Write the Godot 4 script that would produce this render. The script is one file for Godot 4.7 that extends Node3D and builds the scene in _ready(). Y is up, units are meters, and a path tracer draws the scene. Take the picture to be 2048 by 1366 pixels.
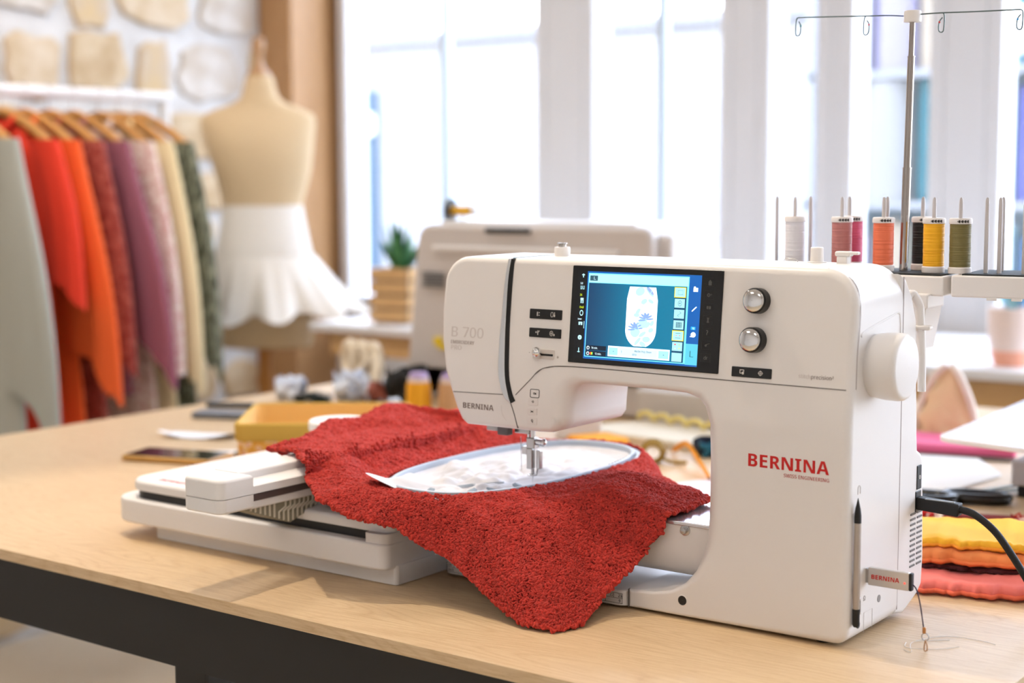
extends Node3D
# Sewing atelier: embroidery machine with a red terry towel under the needle, on an oak table by large windows.
# Table top is y = 0, floor y = -0.9. x runs along the front of the machine, z towards the viewer.

const FLOOR_Y := -0.9
const CEIL_Y := 2.0

var names := {}
var M := {}
var rng := RandomNumberGenerator.new()

# ------------------------------------------------------------------ mesh helper
class Shape:
	var v := PackedVector3Array()
	var n := PackedVector3Array()
	var uv := PackedVector2Array()
	var idx := PackedInt32Array()

	func vert(p: Vector3, nn: Vector3, t := Vector2.ZERO) -> int:
		v.append(p)
		n.append(nn)
		uv.append(t)
		return v.size() - 1

	func tri(a: int, b: int, c: int) -> void:
		var g := (v[b] - v[a]).cross(v[c] - v[a])
		if g.dot(n[a] + n[b] + n[c]) > 0.0:
			idx.append_array(PackedInt32Array([a, c, b]))
		else:
			idx.append_array(PackedInt32Array([a, b, c]))

	func face(pts: Array) -> void:
		var nn: Vector3 = (pts[1] - pts[0]).cross(pts[2] - pts[0]).normalized()
		var b := v.size()
		for p in pts:
			vert(p, nn)
		for k in range(1, pts.size() - 1):
			tri(b, b + k, b + k + 1)

	# rows of points; smooth surface
	func grid(rows: Array, wrap := false, flip := false) -> void:
		var b := v.size()
		var nr := rows.size()
		var nc: int = rows[0].size()
		for r in nr:
			var row: PackedVector3Array = rows[r]
			var up: PackedVector3Array = rows[maxi(r - 1, 0)]
			var dn: PackedVector3Array = rows[mini(r + 1, nr - 1)]
			for c in nc:
				var l := (c - 1 + nc) % nc if wrap else maxi(c - 1, 0)
				var k := (c + 1) % nc if wrap else mini(c + 1, nc - 1)
				var nn := (row[k] - row[l]).cross(dn[c] - up[c])
				if nn.length_squared() < 1e-16:
					var o: PackedVector3Array = rows[r + 1] if r == 0 else rows[r - 1]
					nn = (o[k] - o[l]).cross(dn[c] - up[c])
				nn = nn.normalized()
				vert(row[c], -nn if flip else nn, Vector2(float(c) / maxi(nc - 1, 1), float(r) / maxi(nr - 1, 1)))
		for r in nr - 1:
			for c in (nc if wrap else nc - 1):
				var k := (c + 1) % nc
				tri(b + r * nc + c, b + r * nc + k, b + (r + 1) * nc + k)
				tri(b + r * nc + c, b + (r + 1) * nc + k, b + (r + 1) * nc + c)

	# profile of (radius, height) turned about y; sharp bends are split
	func lathe(prof: Array, seg := 24, xf := Transform3D.IDENTITY) -> void:
		var runs := []
		var cur := [prof[0]]
		for k in range(1, prof.size()):
			cur.append(prof[k])
			if k < prof.size() - 1:
				var d0: Vector2 = (prof[k] - prof[k - 1]).normalized()
				var d1: Vector2 = (prof[k + 1] - prof[k]).normalized()
				if d0.dot(d1) < 0.8:
					runs.append(cur)
					cur = [prof[k]]
		runs.append(cur)
		for run in runs:
			var b := v.size()
			var m: int = run.size()
			for k in m:
				var d: Vector2 = run[mini(k + 1, m - 1)] - run[maxi(k - 1, 0)]
				var nr := Vector2(d.y, -d.x).normalized()
				for s in seg + 1:
					var a := TAU * s / seg
					var p := Vector3(run[k].x * cos(a), run[k].y, run[k].x * sin(a))
					var q := Vector3(nr.x * cos(a), nr.y, nr.x * sin(a))
					vert(xf * p, (xf.basis * q).normalized(), Vector2(float(s) / seg, float(k) / maxi(m - 1, 1)))
			for k in m - 1:
				for s in seg:
					var i := b + k * (seg + 1) + s
					tri(i, i + 1, i + seg + 2)
					tri(i, i + seg + 2, i + seg + 1)

	func tube(path: Array, r, seg := 8, closed := false, caps := true) -> void:
		var m := path.size()
		var rows := []
		var ref := Vector3.UP
		var t0: Vector3 = (path[1] - path[0]).normalized()
		if absf(t0.dot(ref)) > 0.9:
			ref = Vector3.RIGHT
		var side := t0.cross(ref).normalized()
		for k in m:
			var t: Vector3
			if closed:
				t = (path[(k + 1) % m] - path[(k - 1 + m) % m]).normalized()
			else:
				t = (path[mini(k + 1, m - 1)] - path[maxi(k - 1, 0)]).normalized()
			side = (side - t * side.dot(t)).normalized()
			var up := t.cross(side)
			var rr: float = r[k] if r is Array else r
			var row := PackedVector3Array()
			for s in seg:
				var a := TAU * s / seg
				row.append(path[k] + (side * cos(a) + up * sin(a)) * rr)
			rows.append(row)
		if closed:
			rows.append(rows[0])
		var b := v.size()
		grid(rows, true)
		for k in range(b, v.size()):
			var pk := path[((k - b) / seg) % m] as Vector3
			n[k] = (v[k] - pk).normalized()
		var nb := idx.size()
		# put the winding right for the new normals
		var first := idx.size() - (rows.size() - 1) * seg * 6
		for k in range(first, nb, 3):
			var a := idx[k]
			var c := idx[k + 1]
			var d := idx[k + 2]
			if (v[c] - v[a]).cross(v[d] - v[a]).dot(n[a] + n[c] + n[d]) > 0.0:
				idx[k + 1] = d
				idx[k + 2] = c
		if caps and not closed:
			for e in [0, m - 1]:
				var nn: Vector3 = (path[0] - path[1]).normalized() if e == 0 else (path[m - 1] - path[m - 2]).normalized()
				var cc := vert(path[e], nn)
				var f := v.size()
				for s in seg:
					vert(rows[e][s], nn)
				for s in seg:
					tri(cc, f + s, f + (s + 1) % seg)

	# outline (counter-clockwise, x-y), extruded z0..z1; bevel0 / bevel1 per end, may be an Array with one value for each corner
	func prism(poly: Array, z0: float, z1: float, bevel0 = 0.0, bevel1 = 0.0, xf := Transform3D.IDENTITY, steps := 4, strip := 0.0, warp = null) -> void:
		var m := poly.size()
		var start := v.size()
		var en := []
		for k in m:
			var d: Vector2 = poly[(k + 1) % m] - poly[k]
			en.append(Vector2(d.y, -d.x).normalized())
		var cols := []   # [corner, side normal]
		var inset := []
		for k in m:
			var a: Vector2 = en[(k - 1 + m) % m]
			var c: Vector2 = en[k]
			var avg := (a + c).normalized()
			inset.append(-avg / maxf(avg.dot(c), 0.35))
			var la: float = poly[k].distance_to(poly[(k - 1 + m) % m])
			var lc: float = poly[k].distance_to(poly[(k + 1) % m])
			if a.dot(c) > 0.72 and la > lc * 4.0:      # a long flat side keeps its own normal to the end
				cols.append([[k, a], [k, a]])
			elif a.dot(c) > 0.72 and lc > la * 4.0:
				cols.append([[k, c], [k, c]])
			elif a.dot(c) > 0.72:
				cols.append([[k, avg], [k, avg]])
			else:
				cols.append([[k, a], [k, c]])
		var rings := []   # z, inset factor 0..1 of bevel, which bevel, normal tilt
		var has1: bool = (bevel1 is Array) or bevel1 > 0.0
		var has0: bool = (bevel0 is Array) or bevel0 > 0.0
		var st1 := steps if has1 else 0
		var st0 := steps if has0 else 0
		for k in st1 + 1:
			rings.append([1, float(k) / maxi(st1, 1) if st1 > 0 else 1.0])
		for k in st0 + 1:
			rings.append([0, 1.0 - float(k) / maxi(st0, 1) if st0 > 0 else 1.0])
		var ringpts := func(which: int, t: float, corner: int) -> Array:
			var bv = bevel1 if which == 1 else bevel0
			var r: float = bv[corner] if bv is Array else bv
			var ang := t * PI / 2.0
			var ins := r * (1.0 - sin(ang))
			var dz := r * (1.0 - cos(ang))
			var p: Vector2 = poly[corner] + inset[corner] * ins
			var z := z1 - dz if which == 1 else z0 + dz
			return [Vector3(p.x, p.y, z), ang]
		for k in m:
			var k2 := (k + 1) % m
			var ca: Array = cols[k][1]
			var cb: Array = cols[k2][0]
			var b := v.size()
			for rg in rings:
				for cc in [ca, cb]:
					var pr: Array = ringpts.call(rg[0], rg[1], cc[0])
					var sgn := 1.0 if rg[0] == 1 else -1.0
					var nv := Vector3(cc[1].x * sin(pr[1]), cc[1].y * sin(pr[1]), sgn * cos(pr[1]))
					if (rg[0] == 1 and not has1) or (rg[0] == 0 and not has0):
						nv = Vector3(cc[1].x, cc[1].y, 0)
					vert(pr[0], nv)
			for q in rings.size() - 1:
				tri(b + q * 2, b + q * 2 + 1, b + q * 2 + 3)
				tri(b + q * 2, b + q * 2 + 3, b + q * 2 + 2)
		for which in [1, 0]:
			var cap := PackedVector2Array()
			var zc := z1 if which == 1 else z0
			for k in m:
				var bv = bevel1 if which == 1 else bevel0
				var r: float = bv[k] if bv is Array else bv
				cap.append(poly[k] + inset[k] * r)
			var pieces := [cap]
			if strip > 0.0:
				pieces = []
				var lo := INF
				var hi := -INF
				for p in cap:
					lo = minf(lo, p.y)
					hi = maxf(hi, p.y)
				var y := lo
				while y < hi:
					var band := PackedVector2Array([Vector2(-50, y), Vector2(50, y), Vector2(50, y + strip), Vector2(-50, y + strip)])
					pieces.append_array(Geometry2D.intersect_polygons(cap, band))
					y += strip
			for piece in pieces:
				var ti := Geometry2D.triangulate_polygon(piece)
				var b := v.size()
				if ti.is_empty():      # convex outline with pinched corners: fan round its middle
					var mid := Vector2.ZERO
					for p in piece:
						mid += p / piece.size()
					vert(Vector3(mid.x, mid.y, zc), Vector3(0, 0, 1.0 if which == 1 else -1.0), mid)
					for k in piece.size():
						ti.append_array(PackedInt32Array([0, k + 1, (k + 1) % piece.size() + 1]))
				for p in piece:
					vert(Vector3(p.x, p.y, zc), Vector3(0, 0, 1.0 if which == 1 else -1.0), p)
				for q in range(0, ti.size(), 3):
					tri(b + ti[q], b + ti[q + 1], b + ti[q + 2])
		for k in range(start, v.size()):
			if warp != null:
				var w: Array = warp.call(v[k], n[k])
				v[k] = w[0]
				n[k] = w[1]
			v[k] = xf * v[k]
			n[k] = (xf.basis * n[k]).normalized()

	func box(c: Vector3, s: Vector3, xf := Transform3D.IDENTITY) -> void:
		var h := s / 2.0
		prism([Vector2(-h.x, -h.y), Vector2(h.x, -h.y), Vector2(h.x, h.y), Vector2(-h.x, h.y)], -h.z, h.z, 0.0, 0.0, xf * Transform3D(Basis.IDENTITY, c))

	# box with rounded edges; rr = radius of the upright edges seen along z
	func rbox(c: Vector3, s: Vector3, r: float, rr := -1.0, xf := Transform3D.IDENTITY, seg := 4) -> void:
		var h := s / 2.0
		prism(Shape.rrect(h.x, h.y, maxf(rr if rr >= 0.0 else r, 0.0001), seg), -h.z, h.z, r * 0.97, r * 0.97, xf * Transform3D(Basis.IDENTITY, c), 3)

	static func rrect(hx: float, hy: float, r: float, seg := 4) -> Array:
		var out := []
		for q in 4:
			var cx := (hx - r) * (1 if q == 0 or q == 3 else -1)
			var cy := (hy - r) * (1 if q < 2 else -1)
			for k in seg + 1:
				var a := PI / 2.0 * q + PI / 2.0 * k / seg
				out.append(Vector2(cx + r * cos(a), cy + r * sin(a)))
		return out

	func ball(c: Vector3, r: Vector3, seg := 16) -> void:
		var prof := []
		for k in seg / 2 + 1:
			var a := PI * k / (seg / 2) - PI / 2.0
			prof.append(Vector2(maxf(cos(a), 0.0005), sin(a)))
		lathe(prof, seg, Transform3D(Basis.from_scale(r), c))

	func cyl(a: Vector3, b: Vector3, r: float, seg := 16, r2 := -1.0) -> void:
		tube([a, a.lerp(b, 0.5), b], [r, (r + (r2 if r2 >= 0 else r)) / 2.0, r2 if r2 >= 0 else r], seg)

	func mesh() -> ArrayMesh:
		var arr := []
		arr.resize(Mesh.ARRAY_MAX)
		arr[Mesh.ARRAY_VERTEX] = v
		arr[Mesh.ARRAY_NORMAL] = n
		arr[Mesh.ARRAY_TEX_UV] = uv
		arr[Mesh.ARRAY_INDEX] = idx
		var am := ArrayMesh.new()
		am.add_surface_from_arrays(Mesh.PRIMITIVE_TRIANGLES, arr)
		return am

# ------------------------------------------------------------------ scene helpers
func numbered(called: String) -> String:
	if not names.has(called):
		names[called] = 0
		return called
	names[called] += 1
	return "%s_%03d" % [called, names[called]]

func put(called: String, s, mat: Material, parent: Node = null) -> MeshInstance3D:
	var o := MeshInstance3D.new()
	o.mesh = s.mesh() if s is Shape else s
	o.material_override = mat
	if parent == null:
		o.name = numbered(called)
		add_child(o, true)
	else:
		o.name = called
		parent.add_child(o, true)
	return o

func tag(o: Node, label: String, category: String, group := "") -> Node:
	o.set_meta("label", label)
	o.set_meta("category", category)
	if group != "":
		o.set_meta("group", group)
	return o

func thing(called: String, label: String, category: String, at := Vector3.ZERO, turn := 0.0, group := "") -> Node3D:
	var o := Node3D.new()
	o.name = numbered(called)
	add_child(o, true)
	o.position = at
	o.rotation.y = turn
	tag(o, label, category, group)
	return o

func structure(o: Node) -> Node:
	o.set_meta("kind", "structure")
	return o

func mat(c: Color, rough := 0.6, metal := 0.0, extra := {}) -> StandardMaterial3D:
	var m := StandardMaterial3D.new()
	m.albedo_color = c
	m.roughness = rough
	m.metallic = metal
	for k in extra:
		m.set(k, extra[k])
	return m

func text(called: String, words: String, size: float, m: Material, parent: Node, at: Vector3, basis_ := Basis.IDENTITY, weight := 400, align := HORIZONTAL_ALIGNMENT_CENTER, stretch := 1.0, thick := 0.0003) -> MeshInstance3D:
	var t := TextMesh.new()
	var f := SystemFont.new()
	f.font_names = PackedStringArray(["Droid Sans"])
	f.font_weight = weight
	t.font = f
	t.text = words
	t.font_size = 64
	t.pixel_size = 0.001
	t.depth = 0.01
	var k := size * 0.8425 / (0.714 * 0.064)
	t.horizontal_alignment = align
	t.vertical_alignment = VERTICAL_ALIGNMENT_CENTER
	var o := MeshInstance3D.new()
	o.mesh = t
	o.material_override = m
	o.name = called
	parent.add_child(o, true)
	o.transform = Transform3D(basis_ * Basis.from_scale(Vector3(stretch * k, k, thick * 100.0)), at)
	return o

func noise(freq: float, sd: int, oct := 3) -> FastNoiseLite:
	var f := FastNoiseLite.new()
	f.noise_type = FastNoiseLite.TYPE_SIMPLEX_SMOOTH
	f.seed = sd
	f.frequency = freq
	f.fractal_octaves = oct
	return f

func noise_tex(freq: float, sd: int, ramp: Array, size := 512, oct := 4) -> NoiseTexture2D:
	var t := NoiseTexture2D.new()
	t.width = size
	t.height = size
	t.seamless = true
	t.noise = noise(freq, sd, oct)
	if ramp.size() > 0:
		var g := Gradient.new()
		g.offsets = PackedFloat32Array(ramp.map(func(r): return r[0]))
		g.colors = PackedColorArray(ramp.map(func(r): return r[1]))
		t.color_ramp = g
	return t

func spline(pts: Array, per := 8, closed := false) -> Array:
	var out := []
	var m := pts.size()
	for k in (m if closed else m - 1):
		var a = pts[(k - 1 + m) % m] if closed else pts[maxi(k - 1, 0)]
		var b = pts[k]
		var c = pts[(k + 1) % m]
		var d = pts[(k + 2) % m] if closed else pts[mini(k + 2, m - 1)]
		for s in per:
			out.append(b.cubic_interpolate(c, a, d, float(s) / per))
	if not closed:
		out.append(pts[m - 1])
	return out

# ------------------------------------------------------------------ build
func _ready() -> void:
	rng.seed = 7
	# camera
	var cam := Camera3D.new()
	cam.name = "camera"
	cam.position = Vector3(0.5772, 0.431, 1.2892)
	cam.rotation = Vector3(-0.104856, 0.637895, -0.0045076)
	cam.fov = 24.85
	cam.near = 0.05
	cam.far = 100.0
	add_child(cam)
	cam.current = true
	# daylight: bright hazy sky seen and entering through the windows
	var we := WorldEnvironment.new()
	we.name = "world_environment"
	var env := Environment.new()
	env.background_mode = Environment.BG_SKY
	var sky := Sky.new()
	var sm := ProceduralSkyMaterial.new()
	sm.sky_top_color = Color(0.82, 0.89, 1.0)
	sm.sky_horizon_color = Color(0.945, 0.97, 1.0)
	sm.ground_horizon_color = Color(0.80, 0.79, 0.78)
	sm.ground_bottom_color = Color(0.62, 0.60, 0.58)
	sky.sky_material = sm
	env.sky = sky
	env.background_energy_multiplier = 13.0
	env.tonemap_mode = Environment.TONE_MAPPER_LINEAR
	env.tonemap_exposure = 1.06
	env.sdfgi_enabled = true
	env.ssao_enabled = true
	env.ssil_enabled = true
	we.environment = env
	var ca := CameraAttributesPhysical.new()
	ca.frustum_focal_length = 54.5
	ca.frustum_focus_distance = 1.52
	ca.exposure_aperture = 3.4
	we.camera_attributes = ca
	add_child(we)
	# ceiling lamps (each builds its own light): spots over the table, soft panels over the rest of the room
	make_spot_lamp(Vector3(-0.92, 1.78, -0.02), Vector3(-0.58, 0.0, 0.06), 1.45, 27.0, "black ceiling spot aimed at the embroidery module on the table")
	make_spot_lamp(Vector3(-0.16, 1.78, 0.22), Vector3(-0.20, 0.0, 0.14), 0.42, 30.0, "black ceiling spot pointing straight down at the table front edge")
	make_panel_lamp(Vector3(0.3, CEIL_Y, 2.3), 0.72, "square ceiling panel lamp over the aisle before the table")
	make_panel_lamp(Vector3(-1.6, CEIL_Y, 1.9), 0.65, "square ceiling panel lamp towards the stone wall side")
	make_panel_lamp(Vector3(1.3, CEIL_Y, 1.0), 0.5, "square ceiling panel lamp beside the side windows")
	make_panel_lamp(Vector3(-2.3, CEIL_Y, -0.55), 2.25, "square ceiling panel lamp over the clothes rack")
	make_materials()
	build_room()
	build_outside()
	build_table()
	build_counter()
	build_machine()
	build_module()
	build_hoop()
	build_towel()
	build_thread_stand()
	build_small_right()
	build_table_left()
	build_far_machine()
	build_dress_form()
	build_rack()

func make_spot_lamp(at: Vector3, target: Vector3, energy: float, cone: float, label: String) -> void:
	var t := thing("ceiling_spot", label, "spotlight", at, 0.0, "ceiling lamps")
	var dir := (target - at).normalized()
	var xf := Transform3D(Basis.looking_at(dir, Vector3(0, 0, 1)) * Basis(Vector3.RIGHT, -PI / 2.0), Vector3.ZERO)   # local y = away from the target
	var black := mat(Color(0.06, 0.06, 0.06), 0.5)
	var s := Shape.new()
	s.lathe([Vector2(0.033, 0.0), Vector2(0.036, 0.0), Vector2(0.036, 0.11), Vector2(0.001, 0.115)], 24, Transform3D(Basis(Quaternion(Vector3.UP, -dir)), Vector3.ZERO))
	put("housing", s, black, t)
	s = Shape.new()
	s.cyl(-dir * 0.08, Vector3(0, CEIL_Y - at.y, 0), 0.008, 10)
	put("stem", s, black, t)
	s = Shape.new()
	s.lathe([Vector2(0.0005, 0.004), Vector2(0.03, 0.004), Vector2(0.03, 0.002)], 20, Transform3D(Basis(Quaternion(Vector3.UP, -dir)), Vector3.ZERO))
	var lens := mat(Color(1, 0.93, 0.82), 0.4, 0.0, {"emission_enabled": true, "emission": Color(1.0, 0.9, 0.76), "emission_energy_multiplier": 6.0})
	put("lamp_lens", s, lens, t)
	var l := SpotLight3D.new()
	l.name = "spot_light"
	l.light_color = Color(1.0, 0.93, 0.83)
	l.light_energy = energy
	l.light_size = 0.025
	l.spot_angle = cone
	l.spot_angle_attenuation = 0.35
	l.spot_range = 8.0
	l.spot_attenuation = 2.0
	l.shadow_enabled = true
	t.add_child(l)
	l.basis = Basis.looking_at(dir, Vector3(0, 0, 1))
	l.position = dir * 0.012

func make_panel_lamp(at: Vector3, energy: float, label: String) -> void:
	var t := thing("ceiling_panel_lamp", label, "ceiling lamp", at, 0.0, "ceiling lamps")
	var s := Shape.new()
	s.rbox(Vector3(0, -0.02, 0), Vector3(0.66, 0.04, 0.66), 0.004)
	put("frame", s, mat(Color(0.9, 0.9, 0.9), 0.5), t)
	s = Shape.new()
	s.box(Vector3(0, -0.0425, 0), Vector3(0.6, 0.004, 0.6))
	put("lamp_diffuser", s, mat(Color(1, 0.95, 0.88), 0.6, 0.0, {"emission_enabled": true, "emission": Color(1.0, 0.96, 0.92), "emission_energy_multiplier": 2.0}), t)
	var l := AreaLight3D.new()
	l.name = "panel_light"
	l.area_size = Vector2(0.6, 0.6)
	l.light_color = Color(1.0, 0.975, 0.945)
	l.light_energy = energy
	l.area_range = 9.0
	l.area_attenuation = 2.0
	l.shadow_enabled = true
	t.add_child(l)
	l.position = Vector3(0, -0.05, 0)
	l.rotation = Vector3(-PI / 2.0, 0, 0)

func make_materials() -> void:
	M.white = mat(Color(0.90, 0.885, 0.875), 0.34, 0.0, {"metallic_specular": 0.45})
	M.white_matte = mat(Color(0.90, 0.89, 0.885), 0.5)
	M.grey_plastic = mat(Color(0.74, 0.73, 0.71), 0.5)
	M.black = mat(Color(0.02, 0.02, 0.022), 0.45)
	M.rubber = mat(Color(0.05, 0.05, 0.052), 0.6)
	M.chrome = mat(Color(0.88, 0.88, 0.88), 0.06, 1.0)
	M.steel = mat(Color(0.72, 0.71, 0.70), 0.25, 1.0)
	M.seam = mat(Color(0.42, 0.40, 0.39), 0.7)
	M.soft_seam = mat(Color(0.68, 0.64, 0.63), 0.7)
	M.red_print = mat(Color(0.78, 0.06, 0.05), 0.5)
	M.grey_print = mat(Color(0.52, 0.47, 0.45), 0.5)
	M.pale_print = mat(Color(0.81, 0.78, 0.765), 0.5)
	M.dark_print = mat(Color(0.13, 0.12, 0.12), 0.5)
	M.icon = mat(Color(0.86, 0.84, 0.82), 0.5)
	M.oak = wood_material(Color(0.865, 0.765, 0.620), Color(0.725, 0.590, 0.425), 11, Vector3(0.62, 1.24, 1.24))
	M.floor = wood_material(Color(0.91, 0.84, 0.73), Color(0.85, 0.76, 0.63), 13, Vector3(0.4, 0.8, 0.8))
	M.timber = wood_material(Color(0.74, 0.57, 0.39), Color(0.60, 0.43, 0.27), 14, Vector3(2.0, 0.5, 2.0), true)
	M.pale_wood = wood_material(Color(0.84, 0.68, 0.47), Color(0.74, 0.56, 0.36), 15, Vector3(0.9, 1.8, 1.8))
	M.black_steel = mat(Color(0.055, 0.055, 0.058), 0.5)
	M.plaster = mat(Color(0.90, 0.89, 0.88), 0.9)
	M.frame_white = mat(Color(0.86, 0.86, 0.87), 0.4)
	M.glass = mat(Color(0.95, 0.98, 1.0, 0.06), 0.02, 0.0, {"transparency": BaseMaterial3D.TRANSPARENCY_ALPHA})
	M.paper = mat(Color(0.92, 0.92, 0.93), 0.8)

func wood_material(light: Color, dark: Color, sd: int, scale_: Vector3, upright := false) -> StandardMaterial3D:
	var w := 1024
	var h := 1024
	var im := Image.create(w, h, false, Image.FORMAT_RGB8)
	var big := noise(1.0, sd, 2)
	var fine := noise(1.0, sd + 40, 3)
	var bytes := PackedByteArray()
	bytes.resize(w * h * 3)
	var at := 0
	for y in h:
		for x in w:
			var a := float(x) / w
			var b := float(y) / h
			if upright:
				var q := a
				a = b
				b = q
			# seam of the repeat is hidden by mirroring
			a = 1.0 - absf(a * 2.0 - 1.0)
			b = 1.0 - absf(b * 2.0 - 1.0)
			var swirl := big.get_noise_2d(a * 1.1, b * 3.5) * 9.0 + b * 10.0
			var ring := absf(fposmod(swirl, 1.0) - 0.5) * 2.0
			ring = pow(ring, 3.0)
			var streak := fine.get_noise_2d(a * 7.0, b * 150.0) * 0.5 + 0.5
			var pore := fine.get_noise_2d(a * 30.0 + 50.0, b * 420.0)
			var t := clampf(0.28 * ring + 0.62 * streak + (0.18 if pore > 0.28 else 0.0) - 0.08, 0.0, 1.0)
			var c := light.lerp(dark, t)
			bytes[at] = int(c.r * 255.0)
			bytes[at + 1] = int(c.g * 255.0)
			bytes[at + 2] = int(c.b * 255.0)
			at += 3
	im.set_data(w, h, false, Image.FORMAT_RGB8, bytes)
	var m := mat(Color.WHITE, 0.42)
	m.albedo_texture = ImageTexture.create_from_image(im)
	m.uv1_triplanar = true
	m.uv1_world_triplanar = true
	m.uv1_triplanar_sharpness = 8.0
	m.uv1_scale = scale_
	return m

# ------------------------------------------------------------------ room
func build_room() -> void:
	var s := Shape.new()
	s.box(Vector3(-0.45, FLOOR_Y - 0.05, 0.5), Vector3(5.8, 0.1, 6.6))
	structure(put("floor", s, M.floor)).set_meta("label", "pale wooden floor under the work table")
	s = Shape.new()
	s.box(Vector3(-0.45, CEIL_Y + 0.05, 0.5), Vector3(5.8, 0.1, 6.6))
	structure(put("ceiling", s, M.plaster)).set_meta("label", "plain plaster ceiling")
	# side wall: parapet, lintel and closed rear part, a wide window before it
	s = Shape.new()
	s.box(Vector3(2.36, -0.62, 0.5), Vector3(0.12, 0.56, 6.4))
	s.box(Vector3(2.36, 1.85, 0.5), Vector3(0.12, 0.30, 6.4))
	s.box(Vector3(2.36, 0.68, 1.10), Vector3(0.12, 2.04, 5.20))
	structure(put("wall_right", s, M.plaster)).set_meta("label", "plaster side wall with a wide window")
	s = Shape.new()
	s.box(Vector3(-0.45, 0.55, 3.75), Vector3(5.8, 2.9, 0.1))
	structure(put("wall_front", s, M.plaster)).set_meta("label", "plain plaster wall facing the windows")
	# stone wall: mortar bed with single limestones
	var mortar := mat(Color.WHITE, 0.95)
	mortar.albedo_texture = noise_tex(0.02, 3, [[0.0, Color(0.78, 0.76, 0.74)], [0.5, Color(0.84, 0.83, 0.82)], [1.0, Color(0.87, 0.86, 0.85)]], 256)
	mortar.uv1_triplanar = true
	mortar.uv1_scale = Vector3(1.3, 1.3, 1.3)
	s = Shape.new()
	s.box(Vector3(-3.28, 0.55, 0.5), Vector3(0.16, 2.9, 6.4))
	var wall := put("wall_left", s, mortar)
	structure(wall).set_meta("label", "limestone rubble wall with pale mortar joints")
	var tones := []
	for c in [[Color(0.82, 0.73, 0.60), Color(0.73, 0.62, 0.48)], [Color(0.84, 0.76, 0.65), Color(0.77, 0.67, 0.53)], [Color(0.80, 0.72, 0.62), Color(0.84, 0.73, 0.55)], [Color(0.82, 0.785, 0.745), Color(0.75, 0.69, 0.62)]]:
		var m := mat(Color.WHITE, 0.95)
		m.albedo_texture = noise_tex(0.015, 5 + tones.size(), [[0.0, c[1]], [0.6, c[0]], [1.0, c[0].lightened(0.25)]], 256)
		m.uv1_triplanar = true
		m.uv1_scale = Vector3(2.2, 2.2, 2.2)
		tones.append(m)
	var ro := RandomNumberGenerator.new()
	ro.seed = 21
	var y := FLOOR_Y + 0.02
	while y < CEIL_Y - 0.1:
		var hgt := ro.randf_range(0.12, 0.22)
		var z := -2.58 + ro.randf_range(-0.1, 0.05)
		while z < 0.9:
			var wid := ro.randf_range(0.15, 0.36)
			var cz := z + wid / 2.0
			var cy := y + hgt / 2.0 + ro.randf_range(-0.015, 0.015)
			if cz < 0.85 and cz - wid / 2.0 > -2.62:
				var poly := []
				var m := 13
				for k in m:
					var a := TAU * k / m + ro.randf_range(-0.12, 0.12)
					var q := pow(pow(absf(cos(a)), 5.0) + pow(absf(sin(a)), 5.0), -1.0 / 5.0) * ro.randf_range(0.84, 1.05)
					poly.append(Vector2(cos(a) * q * (wid / 2.0 - 0.016), sin(a) * q * (hgt / 2.0 - 0.013)))
				var st := Shape.new()
				st.prism(poly, -0.05, ro.randf_range(0.012, 0.026), 0.0, 0.011, Transform3D.IDENTITY, 2)
				var so := put("stone", st, tones[ro.randi() % 4], wall)
				so.transform = Transform3D(Basis(Vector3.UP, PI / 2.0), Vector3(-3.2, cy, cz))
			z += wid
		y += hgt
	# window wall: low parapet, lintel, posts; bays of glass between them
	var wz := -2.66
	s = Shape.new()
	s.box(Vector3(-0.42, -0.46, wz), Vector3(5.44, 0.88, 0.12))
	s.box(Vector3(-0.42, 1.85, wz), Vector3(5.44, 0.30, 0.12))
	structure(put("wall_back", s, M.frame_white)).set_meta("label", "window wall parapet and lintel")
	var edges := [[-3.02, -2.165], [-2.035, -1.53], [-1.455, -1.235], [-1.21, -0.92], [-0.81, 0.10], [0.24, 1.14], [1.28, 2.20]]
	for k in edges.size():
		var a: float = edges[k][0]
		var b: float = edges[k][1]
		var fr := Shape.new()
		fr.rbox(Vector3(a + 0.02, 0.84, wz + 0.02), Vector3(0.04, 1.72, 0.10), 0.004)
		fr.rbox(Vector3(b - 0.02, 0.84, wz + 0.02), Vector3(0.04, 1.72, 0.10), 0.004)
		fr.rbox(Vector3((a + b) / 2.0, 0.01, wz + 0.02), Vector3(b - a - 0.08, 0.06, 0.10), 0.004)
		fr.rbox(Vector3((a + b) / 2.0, 1.68, wz + 0.02), Vector3(b - a - 0.08, 0.06, 0.10), 0.004)
		var w := put("window_%d" % (k + 1), fr, M.frame_white)
		structure(w).set_meta("label", "tall white framed window in the bright window wall")
		if b - a > 0.4:
			var mu := Shape.new()
			mu.rbox(Vector3((a + b) / 2.0, 0.845, wz + 0.02), Vector3(0.024, 1.61, 0.04), 0.004)
			put("mullion", mu, mat(Color(0.74, 0.78, 0.81), 0.5), w)
			for q in 2:
				var g := Shape.new()
				var x0 := a + 0.04 if q == 0 else (a + b) / 2.0 + 0.014
				var x1 := (a + b) / 2.0 - 0.014 if q == 0 else b - 0.04
				g.box(Vector3((x0 + x1) / 2.0, 0.845, wz + 0.02), Vector3(x1 - x0, 1.61, 0.006))
				put("pane", g, M.glass, w)
		else:
			var g := Shape.new()
			g.box(Vector3((a + b) / 2.0, 0.845, wz + 0.02), Vector3(b - a - 0.08, 1.61, 0.006))
			put("pane", g, M.glass, w)
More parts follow.
